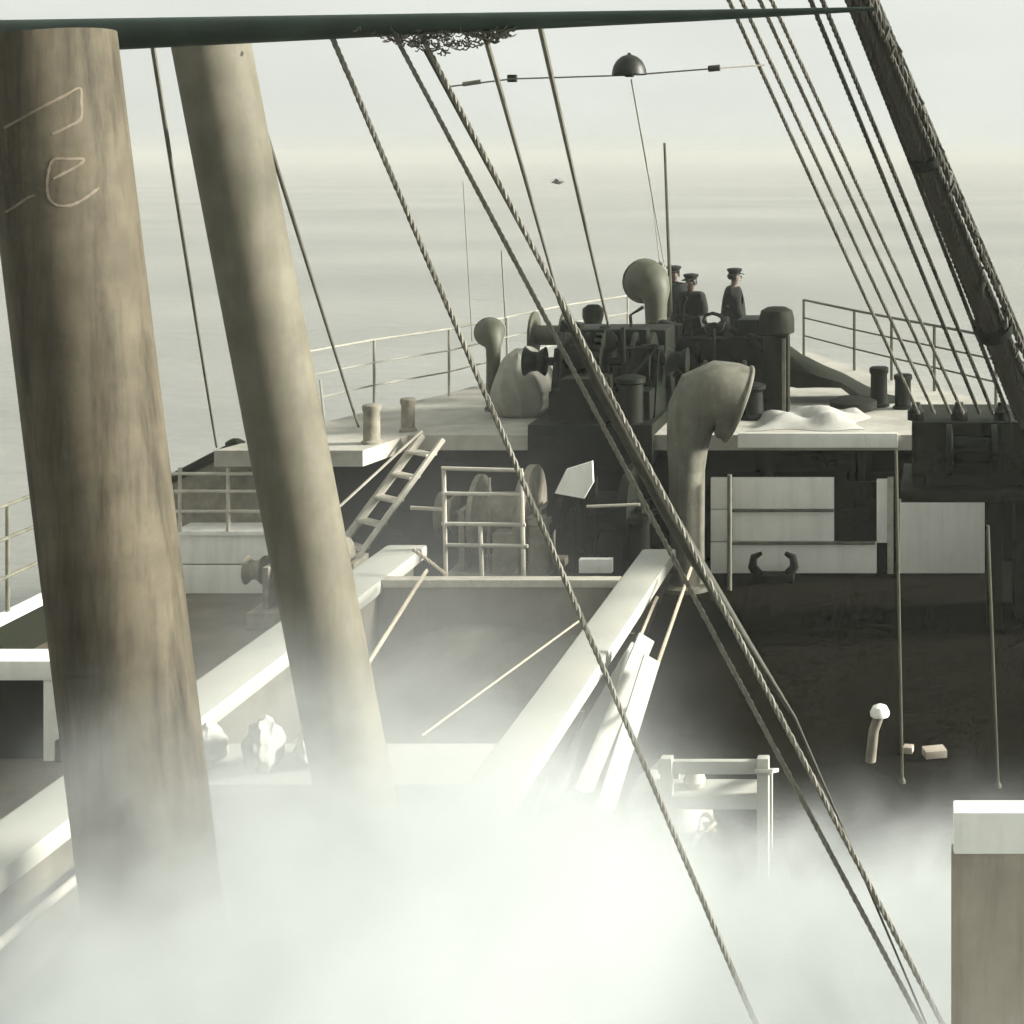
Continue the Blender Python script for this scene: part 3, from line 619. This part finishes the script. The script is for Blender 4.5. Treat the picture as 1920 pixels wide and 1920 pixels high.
# ------------------------------------------------------------------ gear between hatch and forecastle
def winch(name, x0, x1, y, z0, h_, mt, label):
    t = thing(name, ((x0+x1)/2, y, 0), label, 'winch'); W = x1-x0; c = (x0+x1)/2; zc = z0 + h_*0.55
    MB().box((x0,y-0.5,0.007),(x1,y+0.5,z0+0.1),0.02).build('bed', M[mt], t)
    for x in (x0+0.1*W, x1-0.16*W): MB().box((x,y-0.35,z0+0.1),(x+0.06*W,y+0.35,zc+0.12),0.02).build('side_frame', M[mt], t)
    MB().lathe((x0+0.2*W,y,zc),[(0.36*h_,0),(0.36*h_,0.05*W),(0.2*h_,0.07*W),(0.2*h_,0.42*W),(0.36*h_,0.44*W),(0.36*h_,0.49*W)],22,'X').build('drum', M[mt], t)
    g_ = MB().lathe((x1-0.3*W,y,zc),[(0.45*h_,0),(0.45*h_,0.07*W),(0.38*h_,0.075*W),(0.1*h_,0.08*W)],26,'X'); g_.build('gear_wheel', M[mt], t)
    MB().tube([(x0-0.1*W,y,zc),(x1+0.1*W,y,zc)],0.045,10).build('shaft', M[mt], t)
    MB().lathe((x0-0.16*W,y,zc),[(0.2*h_,0),(0.13*h_,0.05*W),(0.13*h_,0.1*W),(0.2*h_,0.16*W)],18,'X').build('warping_end', M[mt], t)
    MB().lathe((x1-0.12*W,y-0.42,z0+0.1),[(0.13,0),(0.13,0.45*h_),(0.16,0.46*h_),(0.16,0.52*h_)],16).build('cylinder', M[mt], t)
    MB().tube([(x0+0.4*W,y-0.4,z0+0.1),(x0+0.42*W,y-0.46,z0+h_*0.95)],0.02,8).build('lever', M[mt], t)
    MB().box((x0+0.45*W,y-0.48,z0+0.1),(x0+0.7*W,y-0.2,z0+0.45*h_),0.03).build('valve_chest', M[mt], t)
    return t
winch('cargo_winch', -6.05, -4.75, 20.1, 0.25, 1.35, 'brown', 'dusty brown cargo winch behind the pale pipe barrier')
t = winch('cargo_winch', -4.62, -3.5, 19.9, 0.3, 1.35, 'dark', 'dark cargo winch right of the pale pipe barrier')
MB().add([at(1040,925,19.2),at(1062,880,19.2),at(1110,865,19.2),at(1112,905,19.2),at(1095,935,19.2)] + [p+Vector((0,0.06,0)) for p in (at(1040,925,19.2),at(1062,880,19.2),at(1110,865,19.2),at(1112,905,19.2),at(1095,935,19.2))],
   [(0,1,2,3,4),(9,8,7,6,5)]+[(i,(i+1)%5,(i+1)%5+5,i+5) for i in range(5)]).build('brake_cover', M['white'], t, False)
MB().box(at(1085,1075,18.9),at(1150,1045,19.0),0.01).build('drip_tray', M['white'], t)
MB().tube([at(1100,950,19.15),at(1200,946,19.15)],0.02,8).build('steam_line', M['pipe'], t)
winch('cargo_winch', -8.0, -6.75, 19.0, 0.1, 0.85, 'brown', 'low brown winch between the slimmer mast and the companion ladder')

t = thing('pipe_barrier', (-5.4, 18.7, 0), 'pale two-tier pipe barrier standing at the far end of the hold', 'barrier')
yf = 18.7
def pp(px,py,y=yf): return at(px,py,y)
for px, top, bot in ((832,880,1085),(978,885,1088),(900,985,1088)):
    MB().tube([pp(px,top), pp(px+4,bot)],0.026,8).build('post', M['pipe'], t)
for (xa,ya),(xb,yb) in (((828,878),(980,882)),((828,925),(975,928)),((828,982),(985,984)),((836,1022),(990,1024)),((836,1086),(1040,1088)),((770,952),(830,955))):
    MB().tube([pp(xa,ya), pp(xb,yb)],0.024,8).build('bar', M['pipe'], t)
# companion ladder
t = thing('companion_ladder', (-7.3, 19.6, 0), 'pale inclined ladder leading up to the port side of the forecastle', 'ladder')
la, lb = Vector((-6.72,20.85,ZF+0.02)), Vector((-7.75,19.2,0.0))
for off in (Vector((0,0,0)), Vector((0.36,-0.28,0))):
    a_, b_ = la+off, lb+off
    MB().tube([a_,b_],0.055 if off.x == 0 else 0.04,6).build('stringer', M['pipe'], t)
for k in range(7):
    a_ = la.lerp(lb,(k+0.7)/7.5); MB().obox(a_+Vector((0.18,-0.14,0)),(0.46,0.16,0.03),(0,0,R(-38))).build('tread', M['pipe'], t)
MB().tube([la+Vector((0,0,0.02)), la+Vector((0,0,0.06)), lb+Vector((0,0,0.75)), lb],0.018,6).build('handrail', M['pipe'], t)

# horned cleat before the white planks
t = thing('horned_cleat', (-2.2, 20.6, 0), 'dark two-horned cleat on deck before the white planks', 'cleat')
c = Vector(((1450-CX)*20.6/F, 20.6, 0.0))
MB().box(c+Vector((-0.27,-0.1,0.002)), c+Vector((0.27,0.1,0.12)),0.03).build('base', M['dark'], t)
for s_ in (-1,1):
    MB().tube([c+Vector((s_*0.2,0,0.1)), c+Vector((s_*0.27,0,0.2)), c+Vector((s_*0.25,0,0.32)), c+Vector((s_*0.15,0,0.37))],[0.07,0.06,0.05,0.025],10).build('horn', M['dark'], t)

# ------------------------------------------------------------------ starboard side
t = thing('winch_platform', (0.6, 18.9, 0), 'dark raised platform at the right where the tackle wires come down', 'platform')
MB().box((-0.42,18.3,1.52),(2.2,19.9,1.66),0.01).build('floor', M['darkwall'], t)
MB().box((-0.30,18.45,1.66),(2.2,19.8,2.42),0.06).build('casing', M['darkwall'], t)
MB().lathe((0.1,18.42,2.1),[(0.3,0),(0.3,0.06),(0.16,0.08),(0.16,0.5),(0.3,0.52),(0.3,0.58)],20,'X').build('drum', M['dark'], t)
for x in (0.66,1.9): MB().box((x-0.09,18.5,0.004),(x+0.09,18.7,1.52),0.01).build('leg', M['darkwall'], t)
MB().box((0.92,18.9,0.004),(2.2,19.7,1.518)).build('housing', M['darkwall'], t)
for i,x in enumerate((-0.25,0.25,0.75)): MB().lathe((x,18.6,2.42),[(0.1,0),(0.1,0.1),(0.05,0.16),(0.05,0.2)],12).build('block', M['dark'], t)
def pipe_post(px0, py0, px1, py1, Y, label):
    a_, b_ = at(px0,py0,Y), at(px1,py1,Y); b_ = a_ + (b_-a_)*((a_.z-0.001)/(a_.z-b_.z))
    t = thing('pipe_stanchion', b_, label, 'stanchion', 'tall thin stanchions on the dark starboard deck')
    MB().tube([a_,b_],0.014,8).build('pole', M['olive'], t)
    MB().lathe(b_,[(0.03,0),(0.03,0.02),(0.016,0.05)],12).build('foot', M['olive'], t)
pipe_post(1680,845,1692,1480,14.0,'taller thin stanchion standing before the white panel')
pipe_post(1852,985,1872,1490,13.9,'shorter thin stanchion near the right edge')
# capped post and dunnage on the dark deck
c = at(1632,1432,14.5); c.z = 0.0
t = thing('capped_vent_pipe', c, 'leaning pale pipe with a white cap on the dark starboard deck', 'vent pipe')
MB().tube([c+Vector((0,0,0)), c+Vector((0.03,0,0.28)), c+Vector((0.08,0,0.42))],[0.05,0.048,0.046],14).build('pipe', M['brown'], t)
MB().lathe(c+Vector((0.085,0,0.4)),[(0.05,0),(0.085,0.015),(0.09,0.05),(0.065,0.10),(0.02,0.12)],16).build('cap', M['white'], t)
t = thing('dunnage_board', (-0.1,15.2,0), 'short pale timber lying right of the white capped pipe', 'timber')
MB().obox(at(1752,1392,14.6)*1.0 + Vector((0,0,-at(1752,1392,14.6).z+0.05)),(0.2,0.16,0.07),(0,0,R(15)),0.01).build('board', M['wood'], t)
MB().obox(at(1703,1388,14.7) + Vector((0,0,-at(1703,1388,14.7).z+0.04)),(0.09,0.1,0.06),(0,0,R(-10)),0.01).build('offcut', M['wood'], t)

# white winch bench by the starboard coaming
Yb = 12.2
t = thing('winch_bench', (-1.7, Yb, 0), 'white painted steel bench frame standing in the dust beside the starboard coaming', 'bench')
x0, x1 = (1235-CX)*Yb/F, (1440-CX)*Yb/F
zt = H-(1425-CY)*Yb/F
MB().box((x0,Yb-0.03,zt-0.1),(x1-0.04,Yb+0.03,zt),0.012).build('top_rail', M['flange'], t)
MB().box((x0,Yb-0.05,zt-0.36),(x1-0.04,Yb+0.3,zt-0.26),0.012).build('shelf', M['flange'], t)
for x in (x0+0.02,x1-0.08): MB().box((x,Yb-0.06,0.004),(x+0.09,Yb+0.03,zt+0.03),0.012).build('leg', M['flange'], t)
for x in (x0+0.02,x1-0.08): MB().box((x,Yb+0.4,0.004),(x+0.07,Yb+0.47,zt-0.26),0.012).build('leg', M['flange'], t)
MB().obox((x1-0.02,Yb+0.1,zt-0.12),(0.14,0.5,0.03),(R(-20),0,0),0.005).build('side_arm', M['flange'], t)
MB().lathe((x0+0.25,Yb+0.15,zt-0.26),[(0.07,0),(0.09,0.05),(0.06,0.13)],14).build('pot', M['pipe'], t)
t = thing('canvas_heap', (x0+0.1, Yb+0.35, 0), 'rumpled white canvas heap behind the white bench', 'canvas')
hp = MB(); bm = bmesh.new(); bmesh.ops.create_icosphere(bm, subdivisions=4, radius=1.0)
for v in bm.verts:
    c_ = v.co.copy(); k = 1 + 0.09*math.sin(math.atan2(c_.y,c_.x)*5+c_.z*3) + 0.05*math.sin(c_.z*11+c_.x*6)
    v.co = Vector((x0-0.05 + c_.x*0.34*k, Yb+0.75 + c_.y*0.4*k, max(0.004, 0.2 + c_.z*0.33*k)))
hp.bm(bm).build('cloth', M['wcanvas'], t)
rr = random.Random(9)
for i in range(3):
    a_ = Vector((x0-0.3+i*0.25, Yb+0.2+0.15*i, 0.02)); 
    MB().rope([a_+Vector((0.16*math.cos(q_*0.9),0.16*math.sin(q_*0.9),0.01*q_+0.05*i)) for q_ in range(12)],0.02,seg=60).build('rope_end', M['manila'], t)
# white boards leaning on the coaming
t = thing('leaning_boards', at(1150,1330,14.3), 'white boards leaning against the starboard coaming beside the ropes', 'boards')
for i,(xa,ya,xb,yb,Ya,Yb_) in enumerate(((1212,1195,1150,1345,14.9,14.3),(1196,1215,1128,1330,15.0,14.4),(1222,1235,1180,1370,14.6,14.0))):
    a_, b_ = at(xa,ya,Ya), at(xb,yb,Yb_); b_ = a_ + (b_-a_)*((a_.z-0.004)/(a_.z-b_.z))
    d_ = (b_-a_).normalized(); u = d_.cross(Vector((0.55,-0.75,0.35))).normalized()*0.085; v_ = d_.cross(u).normalized()*0.014
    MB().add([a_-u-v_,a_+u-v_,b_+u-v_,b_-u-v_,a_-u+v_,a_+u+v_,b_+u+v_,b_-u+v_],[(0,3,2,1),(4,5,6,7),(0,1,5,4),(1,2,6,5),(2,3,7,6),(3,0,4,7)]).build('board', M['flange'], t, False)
tag(MB().rope([at(1200,1340,14.2), at(1296,1065,17.5)],0.02).build('fall_rope', M['manila']), 'right pale rope rising beside the starboard coaming', 'rope', 'rope falls by the coaming')
tag(MB().rope([at(1160,1290,14.6), at(1232,1120,17.0)],0.018).build('fall_rope', M['manila']), 'left pale rope rising beside the starboard coaming', 'rope', 'rope falls by the coaming')

# wooden stand with white cap near the bridge
t = thing('capped_stand', (0.55, 8.2, 0), 'brown wooden stand with a white box on top at lower right', 'stand')
Yn = 8.0; xa = (1782-CX)*Yn/F
zt, zm = H-(1524-CY)*Yn/F, H-(1602-CY)*Yn/F
MB().box((xa+0.015,Yn,zm),(1.1,Yn+0.16,zt),0.012).build('white_box', M['white'], t)
MB().box((xa+0.005,Yn+0.02,0.003),(1.08,Yn+0.14,zm-0.004),0.01).build('column', M['wood'], t)

# ------------------------------------------------------------------ port side rail, bulwark, locker
t = thing('port_bulwark', (PX, 14, 0), 'low dark bulwark with pale cap along the port side', 'bulwark')
MB().box((PX-0.02,6,0.002),(PX+0.04,19.9,0.46)).build('plate', M['darkwall'], t)
MB().box((PX-0.06,6,0.46),(PX+0.10,19.9,0.54),0.015).build('cap', M['white'], t)
for i in range(8): MB().add([(PX+0.04,8+i*1.5,0.01),(PX+0.3,8+i*1.5,0.01),(PX+0.04,8+i*1.5,0.44),(PX+0.04,8.03+i*1.5,0.01),(PX+0.3,8.03+i*1.5,0.01),(PX+0.04,8.03+i*1.5,0.44)],[(0,1,2),(5,4,3),(0,1,4,3),(1,2,5,4),(2,0,3,5)]).build('bracket', M['darkwall'], t, False)
t = thing('port_railing', (PX, 14, 0.54), 'open three bar railing along the port side at the left edge', 'railing')
for i in range(8): MB().tube([(PX,7.0+i*1.73,0.54),(PX,7.0+i*1.73,1.70)],0.024,8).build('stanchion', M['grey'], t)
for z in (1.70,1.34,0.92): MB().tube([(PX,6.8,z),(PX,19.4,z)],0.024,8).build('bar', M['grey'], t)
t = thing('deck_locker', (-8.9, 14.6, 0), 'dark deck locker with white lid and corner post at the left edge', 'locker')
MB().box((-10.0,14.55,0.008),(-8.08,14.8,0.74),0.01).build('body', M['darkwall'], t)
MB().box((-10.02,14.47,0.742),(-7.96,14.84,0.92),0.02).build('lid', M['white'], t)
MB().box((-8.10,14.49,0.008),(-7.97,14.6,0.742),0.01).build('corner_post', M['white'], t)
MB().box((-7.98,14.46,0.008),(-7.9,14.54,0.2),0.005).build('foot', M['darkwall'], t)

# ------------------------------------------------------------------ people on the bow
def skin_mesh(name, joints, edges, mt, parent, sub=2):
    me = bpy.data.meshes.new(name); off = Vector(parent['_b']) if '_b' in parent else Vector(parent.parent['_b'])
    me.from_pydata([Vector(j[0]) - off for j in joints], edges, [])
    o = bpy.data.objects.new(name, me); COL.objects.link(o)
    md = o.modifiers.new('skin', 'SKIN'); o.modifiers.new('sub', 'SUBSURF').levels = sub
    for i, j in enumerate(joints):
        r_ = j[1]; me.skin_vertices[0].data[i].radius = (r_, r_) if not isinstance(r_, tuple) else r_
    me.skin_vertices[0].data[0].use_root = True
    dg = bpy.context.evaluated_depsgraph_get(); dg.update()
    nm = bpy.data.meshes.new_from_object(o.evaluated_get(dg)); bpy.data.objects.remove(o); bpy.data.meshes.remove(me)
    nm.name = name; nm.materials.clear(); nm.materials.append(M[mt]); nm.polygons.foreach_set('use_smooth', [True]*len(nm.polygons))
    o = bpy.data.objects.new(name, nm); COL.objects.link(o); o.parent = parent
    return o
def person(base, h_, face, arms, label, coat, cap=True, lean=0.0):
    """face = turn about the vertical; arms = (elbow, wrist) offsets for the left and right arm in shoulder space (x out, y ahead, z up)"""
    t = thing('person', base, label, 'person', 'men on the forecastle')
    k = h_/1.75; c, s = math.cos(face), math.sin(face)
    def W(x, y, z): return Vector(base) + Vector(((x*c - y*s)*k, (x*s + y*c)*k, z*k))
    J = [(W(0,0,0.95),(0.15,0.11)), (W(0,lean*.3,1.15),(0.145,0.105)), (W(0,lean*.7,1.36),(0.165,0.11)), (W(0,lean,1.47),(0.07,0.07)), (W(0,lean+.02,1.53),0.055), (W(0,lean+.03,1.60),(0.075,0.085)), (W(0,lean+.03,1.69),(0.072,0.085))]
    E = [(0,1),(1,2),(2,3),(3,4),(4,5),(5,6)]
    for sd in (-1,1):
        n0 = len(J); J += [(W(sd*0.10,0,0.88),0.09),(W(sd*0.11,0.03,0.50),0.062),(W(sd*0.12,0,0.09),0.045),(W(sd*0.13,0.14,0.04),0.04)]
        E += [(0,n0),(n0,n0+1),(n0+1,n0+2),(n0+2,n0+3)]
    hands = []
    for sd, (el_, wr) in zip((-1,1), arms):
        n0 = len(J); sh = (sd*0.19,lean,1.41)
        e_ = (sh[0]+sd*el_[0],sh[1]+el_[1],sh[2]+el_[2]); q_ = (sh[0]+sd*wr[0],sh[1]+wr[1],sh[2]+wr[2])
        J += [(W(*sh),0.065),(W(*e_),0.047),(W(*q_),0.033)]
        E += [(2,n0),(n0,n0+1),(n0+1,n0+2)]; hands.append((sd, e_, q_))
        d_ = (Vector(q_)-Vector(e_)).normalized(); pa = Vector(q_)+d_*0.07
        u = d_.cross(Vector((0,1,0.2))).normalized()
        n1 = len(J); J.append((W(*pa),(0.038,0.02))); E.append((n0+2,n1))
        for f_, (o_, ln) in enumerate(((-0.028,0.075),(-0.009,0.085),(0.010,0.08),(0.027,0.062))):
            a_ = pa + u*o_ + d_*0.03; b_ = a_ + d_*ln*0.55 + Vector((0,0.012,0)); e2 = b_ + d_*ln*0.3 + Vector((0,0.022,0))
            m0 = len(J); J += [(W(*a_),0.010),(W(*b_),0.009),(W(*e2),0.0075)]; E += [(n1,m0),(m0,m0+1),(m0+1,m0+2)]
        a_ = Vector(q_)+d_*0.03 - u*0.03; b_ = a_ + d_*0.035 - u*0.025; m0 = len(J); J += [(W(*a_),0.011),(W(*b_),0.009)]; E += [(n0+2,m0),(m0,m0+1)]
    body = skin_mesh('body', J, E, 'skin', t)
    # coat and trousers follow the body
    JJ = [(W(0,0,0.74),(0.25,0.19)), (W(0,lean*.3,1.10),(0.225,0.17)), (W(0,lean*.7,1.34),(0.225,0.16)), (W(0,lean,1.46),(0.115,0.11)), (W(0,lean+.005,1.49),(0.08,0.08))]
    EE = [(0,1),(1,2),(2,3),(3,4)]
    for sd, e_, q_ in hands:
        n0 = len(JJ); JJ += [(W(sd*0.19,lean,1.41),0.10),(W(*e_),0.08),(W(*(Vector(e_).lerp(Vector(q_),0.92))),0.05)]; EE += [(2,n0),(n0,n0+1),(n0+1,n0+2)]
    skin_mesh('coat', JJ, EE, coat, t)
    JT = [(W(0,0,0.93),(0.16,0.12))]; ET = []
    for sd in (-1,1):
        n0 = len(JT); JT += [(W(sd*0.10,0,0.86),0.105),(W(sd*0.11,0.03,0.50),0.082),(W(sd*0.12,0,0.1),0.07)]; ET += [(0,n0),(n0,n0+1),(n0+1,n0+2)]
    skin_mesh('trousers', JT, ET, 'cloth', t)
    for sd in (-1,1):
        skin_mesh('shoe', [(W(sd*0.12,-0.05,0.05),0.05),(W(sd*0.13,0.08,0.045),(0.05,0.042)),(W(sd*0.135,0.19,0.035),(0.04,0.03))], [(0,1),(1,2)], 'black', t, 1)
    hc = W(0,lean+0.03,1.645)
    f = MB()
    f.lathe(W(0,lean+0.135,1.63), [(0.004,0.03),(0.014,-0.005),(0.016,-0.018),(0.005,-0.024)], 8)      # nose
    for sd in (-1,1): f.lathe(W(sd*0.088,lean+0.03,1.625), [(0.008,-0.03),(0.016,-0.005),(0.016,0.02),(0.006,0.034)], 8)   # ears
    f.build('nose_and_ears', M['skin'], body)
    g_ = MB()
    for sd in (-1,1): g_.lathe(W(sd*0.032,lean+0.112,1.648), [(0.003,-0.007),(0.009,0),(0.003,0.007)], 8)
    g_.tube([W(-0.025,lean+0.115,1.575),W(0,lean+0.122,1.573),W(0.025,lean+0.115,1.575)],0.005,6)
    g_.build('eyes_and_mouth', M['black'], body)
    hr = MB(); bm = bmesh.new(); bmesh.ops.create_icosphere(bm, subdivisions=3, radius=1.0)
    for v in bm.verts:
        x, y, z = v.co; v.co = W(x*0.092, lean+0.015+y*0.10 - (0.02 if z < 0 else 0), 1.665+max(z,-0.75 if y < 0.15 else -0.05)*0.095)
    hr.bm(bm).build('hair', M['black'], body)
    if cap:
        cp = MB().lathe(W(0,lean+0.02,1.70), [(0.098*k,-0.01),(0.102*k,0.02),(0.13*k,0.05),(0.12*k,0.078),(0.05*k,0.09)], 20)
        cp.obox(W(0,lean+0.125,1.692), (0.15*k,0.10*k,0.012), (R(-15)*1,0,face), 0.004)
        cp.build('cap', M['cloth'], body)
    return t
DN = ((0.10,0.03,-0.27),(0.07,0.16,-0.44))
person((-3.98,25.9,ZF), 1.72, R(150), (DN, DN), 'middle man of three on the bow, in dark jacket and cap', 'cloth')
person(((1263-CX)*27.2/F,27.2,ZF), 1.76, R(200), (DN, ((0.14,0.10,0.08),(0.10,0.18,0.30))), 'leftmost man on the bow, arm raised, standing by the jackstaff', 'cloth')
person(((1375-CX)*26.6/F,26.6,ZF), 1.76, R(-70), (((0.07,0.02,-0.28),(0.05,0.14,-0.48)), ((0.07,0.0,-0.28),(0.05,0.12,-0.5))), 'rightmost man on the bow, in dark coat and cap', 'cloth')

# ------------------------------------------------------------------ haze and dust
def vol_mat(name, col, dens, aniso=0.0):
    m = bpy.data.materials.new(name); m.use_nodes = True; n = m.node_tree.nodes; n.clear()
    o = n.new('ShaderNodeOutputMaterial'); v = n.new('ShaderNodeVolumePrincipled')
    v.inputs['Color'].default_value = col + (1,); v.inputs['Density'].default_value = dens; v.inputs['Anisotropy'].default_value = aniso
    m.node_tree.links.new(v.outputs['Volume'], o.inputs['Volume'])
    return m, v
HM, _ = vol_mat('sea_haze', (0.47, 0.478, 0.45), 0.0015)
hz = MB().box((-3000,-3000,ZS-1.0),(3000,3000,9.5)).build('haze', HM, smooth=False)
tag(hz, 'pale sea haze', 'haze', kind='stuff')

DM, DV = vol_mat('cargo_dust_cloud', (0.615, 0.642, 0.634), 1.0)
nt = DM.node_tree; n = nt.nodes; l = nt.links.new
def mth(op, a, b=None, c=None, clamp=False):
    q = n.new('ShaderNodeMath'); q.operation = op; q.use_clamp = clamp
    for i, x in enumerate((a, b, c)):
        if x is None: continue
        if isinstance(x, (int, float)): q.inputs[i].default_value = x
        else: l(x, q.inputs[i])
    return q.outputs[0]
g = n.new('ShaderNodeNewGeometry'); sx = n.new('ShaderNodeSeparateXYZ'); l(g.outputs['Position'], sx.inputs[0])
X, Y, Z = sx.outputs
nzs = n.new('ShaderNodeTexNoise'); nzs.inputs['Scale'].default_value = 1.3; nzs.inputs['Detail'].default_value = 6; nzs.inputs['Roughness'].default_value = 0.62
l(g.outputs['Position'], nzs.inputs['Vector'])
noise = mth('MULTIPLY', mth('SUBTRACT', nzs.outputs['Fac'], 0.5), 2.4)
def bump_(v, c, wd):                                   # exp(-((v-c)/wd)^2)
    q = mth('DIVIDE', mth('SUBTRACT', v, c), wd); return mth('EXPONENT', mth('MULTIPLY', mth('MULTIPLY', q, q), -1.0))
def ramp(v, a, b_, lo, hi):
    q = n.new('ShaderNodeMapRange'); q.interpolation_type = 'SMOOTHSTEP'; l(v, q.inputs['Value'])
    for k_, x_ in (('From Min',a),('From Max',b_),('To Min',lo),('To Max',hi)): q.inputs[k_].default_value = x_
    return q.outputs['Result']
def layer(z0_, h_, win):
    e_ = mth('SUBTRACT', mth('MULTIPLY', mth('EXPONENT', mth('DIVIDE', mth('SUBTRACT', z0_, Z), h_)), 0.06), 0.03)
    return mth('MULTIPLY', mth('MINIMUM', mth('MAXIMUM', e_, 0.0), 8.0), win)
winL = mth('MULTIPLY', mth('MULTIPLY', ramp(Y, 5.0, 6.3, 0, 1), ramp(Y, 8.6, 10.6, 1, 0)), ramp(X, -2.6, -1.1, 1, 0))
zL = mth('ADD', ramp(X, -4.75, -4.1, 1.2, 2.95), mth('MULTIPLY', noise, 0.38))
winR = mth('MULTIPLY', mth('MULTIPLY', ramp(Y, 5.2, 6.5, 0, 1), ramp(Y, 10.0, 11.8, 1, 0)), ramp(X, -4.6, -3.4, 0, 1))
zR = mth('ADD', ramp(X, -2.5, -1.0, 1.6, 1.36), mth('MULTIPLY', noise, 0.22))
wz = n.new('ShaderNodeTexNoise'); wz.inputs['Scale'].default_value = 2.6; wz.inputs['Detail'].default_value = 5; wz.inputs['Distortion'].default_value = 0.8
l(g.outputs['Position'], wz.inputs['Vector'])
wisp = mth('MAXIMUM', mth('MULTIPLY', mth('SUBTRACT', wz.outputs['Fac'], 0.26), 4.6), 0.18)
dens = mth('MULTIPLY', mth('ADD', layer(zL, 0.36, winL), layer(zR, 0.16, winR)), wisp)
thin = mth('MULTIPLY', mth('MULTIPLY', bump_(X, -5.0, 1.15), ramp(Y, 10.5, 12.5, 0, 1)), mth('MULTIPLY', mth('POWER', mth('DIVIDE', mth('SUBTRACT', mth('ADD', 3.6, mth('MULTIPLY', noise, 0.8)), Z), 3.6, clamp=True), 2.0), 0.10))   # fine dust drifting to port
dens = mth('ADD', dens, thin)
fx = mth('MULTIPLY', mth('MULTIPLY', mth('ADD', X, 9.6), 0.9, clamp=True), mth('MULTIPLY', mth('SUBTRACT', 1.5, X), 1.2, clamp=True), clamp=True)
fy = mth('MULTIPLY', mth('MULTIPLY', mth('SUBTRACT', Y, 4.8), 0.6, clamp=True), mth('MULTIPLY', mth('SUBTRACT', 19.6, Y), 0.3, clamp=True))
dens = mth('MULTIPLY', dens, mth('MULTIPLY', fx, fy))
l(dens, DV.inputs['Density'])
DM.cycles.volume_step_rate = 1.0
dc = MB().box((-9.6,4.8,0.03),(1.5,19.6,4.2)).build('dust_cloud', DM, smooth=False)
tag(dc, 'thick white dust cloud billowing over the deck and masts', 'dust', kind='stuff')

for o in bpy.data.objects:
    if '_b' in o: del o['_b']
